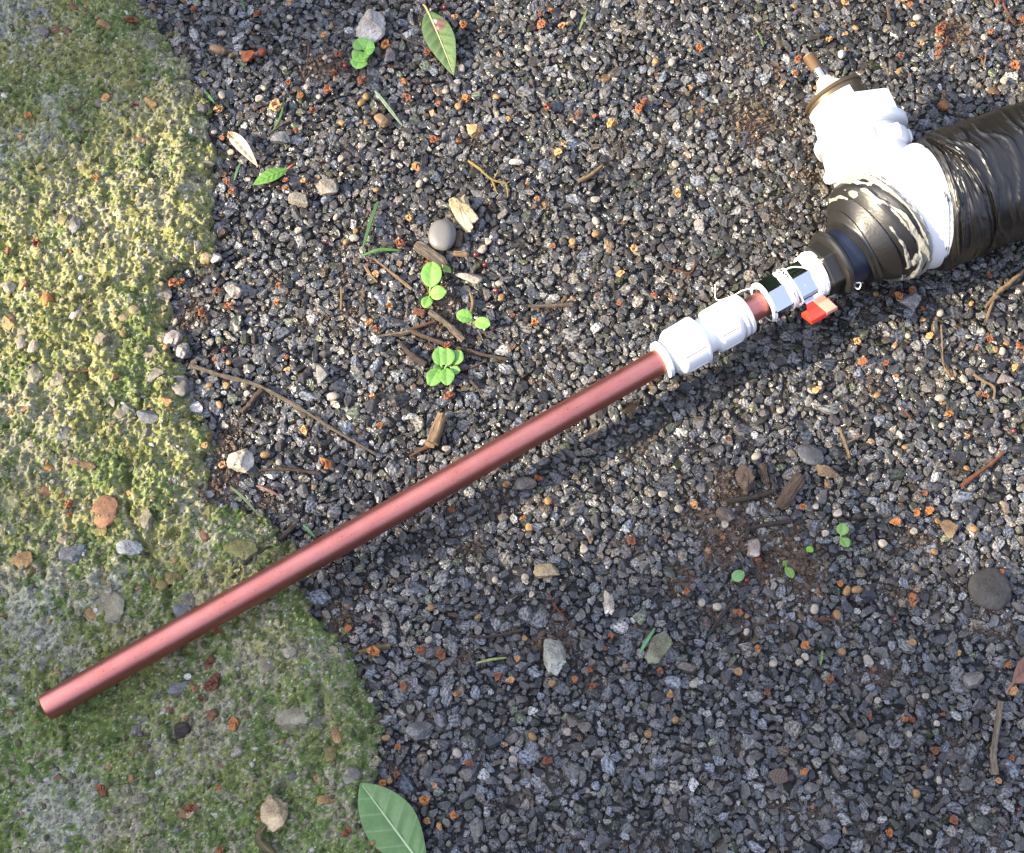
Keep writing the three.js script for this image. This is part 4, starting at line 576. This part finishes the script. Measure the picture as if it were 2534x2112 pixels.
bladeOf('short olive needle in the sunlit gravel', [[.0498, -.2931], [.0468, -.2833], [.0442, -.276]], 1.8, [.14, .18, .06]);
bladeOf('thin green grass blade above the threaded tip', [[.1604, -.2763], [.1626, -.2699], [.1643, -.263]], 1.2, [.09, .15, .03]);
bladeOf('short green blade on the bluish chippings', [[.1708, .1323], [.1691, .1404]], 1.3, [.13, .22, .05]);
bladeOf('dark green blade at the upper edge of the gravel', [[-.1797, -.302], [-.1764, -.2909]], 2.0, [.05, .11, .05]);
bladeOf('pale dry needle near the valve', [[.2329, -.0812], [.2363, -.0773]], 1.2, [.26, .22, .09]);

// orange dried blossom husks
{
  const husks = [0, 1, 2, 3, 4, 5].map(s => { const q = rngOf(900 + s), gs = []; const n = 4 + s % 3;
    for (let k = 0; k < n; k++) { const a = k / n * 6.283 + rr(-.3, .3, q), b = bladeGeo(rr(.7, 1.1, q), rr(.8, 1.3, q), { full: 0.5, fold: 0.5, arch: rr(.15, .45, q), curl: rr(-.8, 1.6, q), veins: 2, vein: .02, thick: .05, ripple: .18, shape: .6, seed: k + s * 7 }); b.rotateZ(rr(.2, 1.3, q)); b.rotateY(a); gs.push(b); }
    const core = rock(950 + s, { detail: 1, rough: .2, round: .5 }); core.scale(.34, .34, .34); core.translate(0, .2, 0); const cg = boxUV(core); gs.push(mergeVertices(cg)); const m = mergeGeometries(gs.map(g => { const h = g.index ? g.toNonIndexed() : g; for (const k of Object.keys(h.attributes)) if (!['position', 'normal', 'uv'].includes(k)) h.deleteAttribute(k); return h; })); return m; });
  const hm = [[.36, .14, .04], [.28, .095, .035], [.46, .25, .10], [.20, .07, .03], [.13, .045, .022], [.52, .38, .24]].map(c => std(c, 0.75, { bumpMap: plainBump, bumpScale: 0.0003 }));
  const tones = ['orange', 'rust red', 'pale orange', 'dark rust brown', 'blackish brown', 'cream']; const q = rngOf(4242);
  const drop = (p, s, on, c) => { const i = Math.floor(q() * 6), ci = c ?? [0, 0, 1, 1, 2, 3, 3, 2][Math.floor(q() * 8)], m = single('blossom_husk', husks[i], hm[ci], `crumpled ${tones[ci]} dried blossom husk lying on the ${on ? 'mossy concrete' : 'dark chippings'}`, 'husk', lie(p, on ? -0.0002 : 0.0006), `${tones[ci]} husks on the ${on ? 'concrete' : 'asphalt'}`); const k = s / 1000 * rr(0.75, 1.35, q); m.scale.set(k, k * rr(.8, 1.2, q), k); m.rotation.set(rr(-.5, .5, q), q() * 6.28, rr(-.5, .5, q)); };
  for (const p of [[-.1229, -.2708], [-.1133, -.2588], [-.1161, -.2428], [-.1446, -.2352], [-.1367, -.2264], [-.1191, -.2293], [-.152, -.2177], [-.1276, -.2143], [-.137, -.2005], [-.0978, -.2358], [-.0689, -.2352], [-.0671, -.2235], [-.0466, -.2195], [-.0293, -.2224], [-.0828, -.2648], [-.0496, -.1926], [-.0339, -.1914], [-.0604, -.1735], [-.1419, -.1629], [-.1411, -.1574], [-.1303, -.1635], [-.1748, -.1558], [-.1791, -.1629], [-.1845, -.1948], [-.0637, -.1362], [-.1878, -.2137], [-.0326, -.2799], [-.0544, -.2582], [-.2101, -.2921], [-.1677, -.2897], [-.1468, -.2983], [-.0382, -.286]]) drop(p, rr(2.6, 4.4, q));
  for (const p of [[-.2054, -.0909], [-.2015, -.0932], [-.1793, -.0874], [-.1874, -.0727], [-.1418, -.0897], [-.1417, -.0795], [-.1713, -.0755], [-.1344, -.0427], [-.133, -.0351], [-.0819, -.0167], [-.0773, .0009], [-.1208, .003], [-.108, .0234], [-.176, .0077], [-.1781, .013], [-.1674, .0234], [-.0857, -.0649], [-.0815, -.0632], [-.0748, -.0761], [-.0369, -.0177], [-.0384, -.0488], [-.0699, -.1175], [-.0827, -.0978], [-.1769, -.0422]]) drop(p, rr(2.4, 4.2, q));
  for (const p of [[.1257, .0095], [.2369, .0421], [.2306, .0532], [.2392, .0512], [.2189, .0594], [.1832, .0947], [.2235, .1034], [.2753, .0877], [.1071, .1171], [.1263, .1112], [.1354, .1315], [.1197, .0675], [.1381, .0816], [.1729, .1479], [.167, .0503], [.2228, .0484], [.162, .1275]]) drop(p, rr(2.2, 4.0, q));
  for (const p of [[.0031, .137], [-.0081, .1457], [-.0001, .1488], [.0344, .1478], [.044, .1512], [.0515, .1303], [.0808, .1436], [.0428, .1422], [.0548, .1247], [.0859, .1553], [-.0038, .1825], [.019, .1905], [-.0232, .1925], [-.0309, .1553], [.0971, .0996]]) drop(p, rr(2.2, 4.0, q));
  for (const p of [[.1732, .1477], [.1397, .1547], [.2115, .1691], [.2336, .1662], [.267, .19], [.2583, .2018], [.1978, .2279], [.2332, .2218], [.2266, .1853], [.1557, .1974], [.1938, .1675], [.2159, .1684], [.2711, .14], [.2735, .1527], [.2461, .1333]]) drop(p, rr(2.2, 3.6, q));
  for (const p of [[.0261, -.2911], [.0347, -.2936], [.0183, -.2882], [.0199, -.2814], [.0329, -.2785], [.0415, -.2123], [.0379, -.2077], [.0529, -.2105], [.0638, -.2041], [.0214, -.2178], [.0932, -.2416], [.0815, -.216], [.0837, -.2206], [.1151, -.2313], [.0325, -.1895], [.0301, -.1837], [.1221, -.2611], [.1035, -.1557], [-.0027, -.2077], [.1214, -.2141]]) drop(p, rr(2.2, 4.0, q));
  for (const p of [[.2587, -.2995], [.3214, -.299], [.2204, -.2971], [.2794, -.2634], [.2781, -.2586], [.2676, -.2658], [.2526, -.2558], [.3142, -.2739], [.3051, -.2549], [.186, -.2539], [.2075, -.2681], [.1831, -.2422], [.2187, -.2729], [.3199, -.2681], [.2635, -.2796], [.3371, -.2825], [.3269, -.2483], [.2632, -.2961], [.2808, -.2758]]) drop(p, rr(2.2, 4.2, q));
  for (const p of [[.269, -.1012], [.2916, -.0962], [.2421, -.0874], [.2476, -.0677], [.248, -.0746], [.2513, -.0581], [.2774, -.078], [.2226, -.0398], [.2279, -.0308], [.3033, -.0499], [.2996, -.0358], [.18, -.0225], [.2097, -.0408], [.2563, -.0061], [.2861, -.0547], [.2351, -.0836], [.2065, -.0533], [.2765, -.0192], [.2801, -.0182]]) drop(p, rr(2.2, 3.8, q));
  for (const p of [[.0258, -.1174], [.0747, -.114], [.0516, -.0831], [.0646, -.0781], [.0861, -.0843], [.067, -.098], [.0003, -.0703], [.0153, -.1502], [-.0526, -.1056], [.0144, -.065], [.0092, -.1607]]) drop(p, rr(2.0, 3.2, q));
  for (const p of [[-.0901, .1194], [-.0593, .1528], [-.0762, .1339], [-.0513, .1327], [-.0392, .1339], [-.0607, .1845], [-.0618, .1982], [-.0417, .204], [-.0464, .2113], [-.0383, .2243], [-.0443, .221], [-.0303, .1551], [-.068, .2037], [-.0309, .2185]]) drop(p, rr(2.2, 3.8, q));
  for (const p of [[-.0041, .0368], [.0065, .0567], [.0673, .0694], [.0144, .0334], [.104, .0497], [-.0337, .0523]]) drop(p, rr(2.4, 3.8, q));
  for (const [p, s, c] of [[[-.258, -.2194], 4], [[-.2397, -.2167], 4, 1], [[-.3047, -.2048], 4, 0], [[-.3091, -.19], 4, 2], [[-.2587, -.1612], 4, 0], [[-.2799, -.2121], 3, 4], [[-.2486, -.2786], 5, 3], [[-.29, -.116], 4, 3], [[-.2505, .0504], 4, 1], [[-.2503, .0556], 3, 1], [[-.2156, .2067], 4.5, 3], [[-.1681, .2169], 4, 3], [[-.1693, .2188], 3, 5], [[-.1485, .1726], 4.5, 0], [[-.161, .1507], 6, 4], [[-.1638, .1534], 4, 4], [[-.1673, .1593], 3, 4], [[-.1532, .2057], 2.6, 2], [[-.1515, .2369], 4.5, 3], [[-.1322, .2199], 5, 0], [[-.1608, .151], 6, 4], [[-.164, .1403], 4.5, 4], [[-.1486, .1727], 4, 0], [[-.1041, .2005], 3, 2], [[-.1532, .2056], 3, 0], [[-.0854, .2294], 5, 3], [[-.1615, .1229], 5, 3], [[-.152, .2371], 4.5, 1], [[-.127, .2102], 4, 5]]) drop(p, s * 0.9, true, c);
}

// loose stones
function stone(label, p, L, W, H, turn, mat, o = {}) { const g = scaledRock(rock(o.seed ?? Math.round(p[0] * 9000 + p[1] * 700 + 2000), { cuts: o.cuts ?? 10, detail: o.detail ?? 7, rough: o.rough ?? 0.05, round: o.round ?? 0, lump: o.lump ?? 0, crease: o.crease ?? 0.45 }), L / 1850, H / 1700, W / 1850); const m = single(o.name || 'stone', g, mat, label, o.cat || 'stone', lie(p, H / 1700 * (o.sink ?? 0.5)), o.group); m.rotation.set(o.tx || 0, turn * Math.PI / 180, o.tz || 0); return m; }
const sm = (c, r = 0.8) => stoneMat(c, r);
stone('pale rough stone lying beside the blotched green leaf', [-.0938, -.2779], 19, 21, 11, 10, sm([.44, .43, .41]), { rough: 0.07, lump: .1 });
stone('small grey stone with a brown face below the pale rough stone', [-.0796, -.2551], 9, 11, 7, 20, sm([.24, .22, .22]));
{ const m = stone('smooth oval grey pebble wedged by a wood chip', [-.0433, -.1236], 17.5, 22.5, 9, -4, std([.115, .108, .10], 0.42, { bumpMap: plainBump, bumpScale: 0.00006 }), { round: 1, rough: 0, name: 'smooth_pebble', cat: 'pebble', sink: 0.75 }); }
stone('long cream crumbly stone leaning over the smooth grey pebble', [-.0315, -.1406], 13, 29, 10, 22, sm([.50, .42, .27], 0.9), { rough: 0.09, lump: .18, tz: .1 });
stone('white and brown flint chip below the smooth grey pebble', [-.0261, -.0959], 14, 8, 5, -8, sm([.42, .38, .33]), {});
stone('glassy bluish flint lump standing on the moss', [-.2154, .0758], 15, 9, 8, -6, sm([.40, .44, .44], 0.4), { crease: 0.3 });
stone('white flat chip at the broken slab edge', [-.1853, -.0113], 10, 7, 3, -10, sm([.66, .68, .70], 0.6), {});
stone('lichen-covered whitish stone with green flecks', [.0242, .1358], 17, 21, 10, 10, sm([.42, .44, .38]), { rough: 0.08, lump: .1 });
stone('white bone-shaped flint chip on the bluish chippings', [.0537, .1058], 8, 15, 5, -12, sm([.62, .58, .50]), { lump: .3 });
stone('tan angular flint chip beside a white pebble', [.02, .0876], 13, 11, 6, 0, sm([.30, .26, .16], 0.5), { cuts: 7, crease: 0.3 });
stone('half-buried flat grey-blue stone with a brown rim', [.1737, .018], 17, 13, 4, -25, sm([.085, .09, .10], 0.5), { round: 0.8, sink: 0.1 });
stone('wide flattened round lump of dark asphalt', [.2671, .0984], 26, 25, 6, 0, sm([.05, .05, .05], 0.85), { round: 0.9, rough: 0.04, sink: 0.3 });
stone('brown crumbly clod above the dark stick', [.1346, .0343], 13, 18, 10, 8, sm([.12, .09, .07], 0.95), { rough: 0.1, lump: .12 });
stone('pale grey stone in the brown soil patch', [.1368, .0737], 11, 10, 7, 0, sm([.36, .32, .29]), { rough: .07 });
stone('grey-brown clod left of the soil patch', [.1223, .0537], 10, 9, 7, 30, sm([.17, .14, .13], 0.95), { rough: .1 });
stone('tan flat flake of stone beside a purple pebble', [.2481, .0627], 11, 9, 4, 20, sm([.30, .21, .11]), { cuts: 8 });
stone('crumbly brown lump at the far end of the soil', [.1817, .0289], 14, 9, 7, -20, sm([.18, .14, .10], 0.95), { rough: .1 });
stone('red brick crumb beside a rounder one', [-.1724, -.2547], 12, 6.5, 6, 22, sm([.42, .12, .045], 0.9), { cuts: 7, name: 'brick_crumb', cat: 'brick crumb' });
stone('small round red brick crumb', [-.1631, -.2588], 7, 6.5, 5, 0, sm([.30, .085, .045], 0.9), { round: 0.6, name: 'brick_crumb', cat: 'brick crumb' });
stone('long tan pebble lying beside the brick crumbs', [-.1914, -.2606], 13, 6.5, 6, -18, sm([.33, .22, .11], 0.6), { round: 0.9, name: 'smooth_pebble', cat: 'pebble' });
stone('large grey wedge-shaped stone in the sunlit gravel', [-.116, -.1574], 12, 17, 9, 25, sm([.24, .23, .21]), { cuts: 9 });
stone('broad grey stone beside the wedge-shaped stone', [-.1324, -.1498], 12, 12, 8, 0, sm([.26, .25, .22]), {});
stone('angular blue-grey stone above the green oval leaf', [-.1461, -.1926], 12, 9, 7, 10, sm([.15, .17, .20], 0.55), { crease: 0.3 });
stone('tan chipped stone with an orange face', [-.0242, -.2], 11, 9, 6, -25, sm([.46, .32, .17]), { cuts: 7, crease: 0.3 });
stone('brown and cream flint pebble beside the grey-green needle', [-.0824, -.2068], 12, 7.5, 6, -30, sm([.28, .19, .11]), { round: 0.5 });
stone('pale grey stone in the bluish chippings by the long twig', [-.1126, -.0307], 10.5, 12.5, 7, 15, sm([.26, .27, .28]), {});
stone('white gleaming chip at the slab corner', [-.1815, -.1093], 9, 9, 6, 0, sm([.6, .6, .6], 0.4), { crease: 0.3 });
stone('pale cubic chip near the slab corner', [-.1695, -.0869], 11, 9, 8, -20, sm([.45, .43, .39]), { cuts: 7, crease: 0.3 });
stone('white and tan shell-like stone near the slab edge', [-.1577, .0218], 13, 15, 8, -30, sm([.48, .48, .42], 0.6), { lump: .2 });
stone('white curled snail-shell fragment by the slab edge', [-.2035, -.0551], 9, 11, 6, -30, sm([.34, .31, .30], 0.5), { lump: .25, round: .6 });
stone('round white stone with a hollow beside the slab edge', [-.1957, -.0469], 9, 9, 6, 0, sm([.26, .27, .28], 0.5), { round: .7, lump: .2 });
stone('white blade-shaped flint chip in the sunlit gravel', [.0027, -.1765], 11, 4, 4, 0, sm([.70, .70, .70], 0.4), { round: .5 });
stone('grey wedge of stone under the copper pipe side', [.008, .0371], 11, 8, 6, 0, sm([.24, .22, .20]), { cuts: 6, crease: 0.3 });
stone('large angular pale chipping below the hose', [.2412, -.0787], 11, 14, 8, 35, sm([.30, .30, .32], 0.5), { cuts: 8, crease: 0.3 });
stone('smooth grey triangular chip below the hose', [.2917, -.0294], 10, 7, 5, 0, sm([.26, .25, .25]), { cuts: 6, crease: 0.3 });
stone('white oval pebble beside the threaded tip', [.2148, -.2572], 5, 6.5, 5, 0, sm([.7, .72, .76], 0.5), { round: 1 });
stone('orange pebble in the shade of the white nut', [.2775, -.2181], 6, 8, 5, 20, sm([.42, .19, .07]), { round: .8 });
stone('cream stone with brown hollows on the moss above the olive root', [-.1251, .2167], 13, 16, 9, 10, sm([.52, .42, .26]), { lump: .2 });
stone('speckled square chip near the curled dead leaf', [.252, .1484], 10, 9, 7, 20, sm([.26, .25, .25]), { cuts: 6, crease: 0.3 });
stone('large grey angular stone near the leaf on the slab edge', [-.0499, .176], 13, 11, 8, 0, sm([.20, .21, .22], 0.5), { crease: 0.3 });
stone('mossy lump of pale mortar under a green needle', [.0792, .1317], 16, 20, 5, -30, sm([.20, .21, .14], 0.95), { rough: .09, sink: 0.2 });
stone('bluish angular chip at the lower gravel edge', [.166, .2316], 11, 12, 7, 30, sm([.17, .18, .22], 0.5), { crease: 0.3 });
// small loose pebbles told apart only by place
{
  const q = rngOf(515), kinds = { w: ['small pale rounded pebble lying among the dark chippings', 'pale pebbles on the asphalt', [.52, .49, .42]], t: ['small tan rounded pebble lying among the dark chippings', 'tan pebbles on the asphalt', [.40, .25, .10]], b: ['tiny dark red berry lying among the chippings', 'dark red berries on the asphalt', [.10, .014, .018]] };
  const geos = [1, 2, 3, 4, 5].map(i => boxUV(rock(1200 + i, { detail: 4, round: i < 4 ? .9 : .4, rough: .02 }), .1)), ms = { w: stoneMat(kinds.w[2], .55), t: stoneMat(kinds.t[2], .55), b: std(kinds.b[2], .25) };
  const put = (k, list) => { for (const p of list) { const m = single(k === 'b' ? 'berry' : 'small_pebble', geos[k === 'b' ? 0 : Math.floor(q() * 5)], ms[k], kinds[k][0], k === 'b' ? 'berry' : 'pebble', lie(p, 0.0008), kinds[k][1]); const s = rr(1.5, 2.7, q) / 1000 * (k === 'b' ? .75 : 1); m.scale.set(s * rr(1, 1.5, q), s * .85, s); if (k === 'b') m.scale.setScalar(s); m.rotation.y = q() * 6; } };
  put('w', [[-.1674, -.2787], [-.1466, -.2866], [-.1904, -.2739], [-.1585, -.2983], [-.1599, -.2317], [-.1868, -.2264], [-.133, -.2328], [-.1247, -.2253], [-.1628, -.2235], [-.1217, -.2553], [-.0429, -.2293], [-.0581, -.1613], [-.0543, -.1641], [-.0341, -.2057], [-.1093, -.1378], [-.1322, -.1281], [-.0977, -.1233], [-.0326, -.2464], [-.1083, -.1796], [-.1783, -.1841], [-.1897, -.1988], [-.1326, -.1281], [-.0973, -.1233], [-.1652, -.0621], [-.1858, -.0274], [-.2028, -.0665], [-.1055, -.0183], [-.015, -.121], [-.135, .0228], [-.0076, -.092], [-.1561, -.0199], [.1582, -.0096], [.1211, .0599], [.1778, .0656], [.1862, .0532], [.2104, .0713], [.1059, .1053], [.1144, .1076], [.1298, .1216], [.1577, .1382], [.161, .1351], [.1684, .1089], [.1417, .019], [.174, .0493], [.2514, 0], [.2281, .0642], [.1434, .1391], [.0074, .0909], [.0109, .1004], [.0993, .1502], [.0298, .1764], [-.0294, .1871], [.0006, .1905], [.0406, .0744], [.1057, .1054], [-.0094, .0924], [-.0001, .1851], [.1611, .1353], [.1572, .1387], [.2254, .1567], [.214, .1772], [.2297, .1717], [.1985, .1596], [.2274, .2012], [.1431, .139], [.1962, .138], [.2193, .2279], [.0403, -.2892], [.1035, -.1751], [.104, -.2516], [-.0098, -.1972], [.0105, -.2625], [.1281, -.2926], [.2011, -.2995], [.2674, -.2864], [.3184, -.2371], [.3099, -.271], [.2585, -.0725], [.1828, -.0265], [.2679, -.0291], [.2377, -.0571], [.2526, -.0172], [.2742, -.0567], [.293, -.0472], [-.0145, -.1208], [.0705, -.0888], [.052, -.135], [.0527, -.1502], [-.0179, -.1157], [-.0443, .1868], [-.0298, .1871], [-.046, .1261], [-.0769, .159], [.0403, .074], [-.0375, .0142], [.0873, .0419], [.0954, .0508]]);
  put('t', [[-.1831, -.257], [-.1767, -.2588], [-.1188, -.2793], [-.0967, -.2206], [-.0939, -.2253], [-.0932, -.2062], [-.085, -.1569], [-.01, -.2253], [-.0225, -.2884], [-.0347, -.2183], [-.1084, -.2057], [-.1721, -.0129], [-.1791, -.0253], [-.1691, -.0253], [-.1686, -.04], [-.1024, -.1204], [-.0969, -.1275], [-.1432, .0182], [.2629, .0264], [.243, .0584], [.1816, .0362], [.2287, .0135], [.1307, .113], [.1817, .1324], [.1874, .0984], [.1929, .0979], [.2206, .1275], [.1236, .1435], [.1808, .1121], [.2388, .076], [.2628, .0627], [-.0188, .1133], [.0617, .1408], [.0069, .125], [.0733, .1771], [.0884, .1697], [.0109, .1784], [.0215, .1502], [.1819, .1327], [.2147, .2081], [.0936, -.252], [.0638, -.2041], [.2511, -.2445], [.1958, -.232], [.1874, -.2951], [.226, -.2782], [.2958, -.0523], [.221, -.085], [.2888, -.0486], [.2154, -.0189], [.0372, -.1208], [.0518, -.126], [-.0064, -.0822], [-.0452, .1082], [-.0651, .2015], [-.0673, .1789], [.0207, .046], [.01, .0621]]);
  put('b', [[-.1144, -.121], [-.0883, -.1076], [-.0217, -.1116], [-.0165, -.1047], [-.1717, -.0477], [.1315, .0924], [.213, .1144], [.2931, .0035], [-.0221, -.1115], [-.0167, -.1047], [-.0095, -.0872], [-.0777, .115], [-.0445, -.2946], [-.1083, -.2487], [.2681, .2162]]);
}

// ---------------------------------------------------------------- unseen trees added towards the sun, shaped so the sunlit strip falls between
{
  const D = 5.2, tanEl = Math.tan(SUN_EL), cs = Math.cos(SUN_AZ), sn = Math.sin(SUN_AZ);
  const crownMat = std([0.05, 0.085, 0.03], 0.8), trunkMat = std([0.09, 0.065, 0.045], 0.9);
  const edgeZ = z0 => z0 + D * sn / cs, yRay = D * tanEl / cs;
  const conifer = (label, zEdge, sgn, slope, H, seed) => { // added shade caster: flank passes through (yRay, zEdge) and leans back with height
    const q = rngOf(seed), R0 = (H - yRay) * slope, g = thing('added_conifer', label, 'added_tree', [-D, -0.02, zEdge + sgn * R0]);
    part('trunk', new THREE.CylinderGeometry(0.015, 0.09, H - 0.1, 14).translate(0, H / 2 - 0.05, 0), trunkMat, g);
    const spray = new THREE.ConeGeometry(0.045, 0.22, 5, 1).rotateX(Math.PI / 2), n = 13000, im = shade(new THREE.InstancedMesh(spray, crownMat, n)), o = new THREE.Object3D(); im.name = 'foliage'; im.userData.kind = 'stuff';
    for (let i = 0; i < n; i++) { const y = H - (H - 0.3) * Math.cbrt(q()), a = q() * 6.283, r = (slope * (H - y) - 0.05) * Math.sqrt(q()); o.position.set(Math.cos(a) * r, y, Math.sin(a) * r); o.lookAt(Math.cos(a) * (r + 1), y + rr(-0.2, 1.0, q), Math.sin(a) * (r + 1)); o.scale.setScalar(rr(.5, 1.1, q)); o.updateMatrix(); im.setMatrixAt(i, o.matrix); }
    g.add(im);
  };
  const added_hedge = (label, x0, x1, z, H, T, seed) => { // unseen hedges added to block low sky and darken the copper's flanks
    const q = rngOf(seed), L = x1 - x0, g = thing('added_hedge', label, 'added_hedge', [(x0 + x1) / 2, -0.02, z]); part('twigs', new THREE.BoxGeometry(L - 0.1, H - 0.1, T - 0.1).translate(0, H / 2 - 0.05, 0), crownMat, g);
    const lf = new THREE.PlaneGeometry(0.05, 0.028), n = 9000, im = shade(new THREE.InstancedMesh(lf, crownMat, n)), o = new THREE.Object3D(); im.name = 'foliage'; im.userData.kind = 'stuff';
    for (let i = 0; i < n; i++) { const f = q(), y = rr(0, H, q), x = rr(-L / 2, L / 2, q); if (f < .4) o.position.set(x, y, -T / 2 + rr(-.03, .05, q)); else if (f < .8) o.position.set(x, y, T / 2 + rr(-.05, .03, q)); else o.position.set(x, H + rr(-.05, .03, q), rr(-T / 2, T / 2, q)); o.rotation.set(q() * 6, q() * 6, q() * 6); o.scale.setScalar(rr(.7, 1.5, q)); o.updateMatrix(); im.setMatrixAt(i, o.matrix); }
    g.add(im);
  };
  added_hedge('unseen clipped green hedge on the far side of the path', -2.4, 2.6, -1.75, 0.95, 0.5, 21);
  added_hedge('unseen clipped green hedge on the near side of the path', -2.4, 2.6, 1.75, 0.95, 0.5, 22);
  conifer('added unseen conifer whose shade covers the lower gravel', edgeZ([-.3016, -.0107][1]), 1, 0.41, 4.6, 5);
  conifer('added unseen conifer whose shade covers the upper slab corner', edgeZ([-.3399, -.298][1]), -1, 0.30, 4.4, 6);
}

renderer.render(scene, camera);
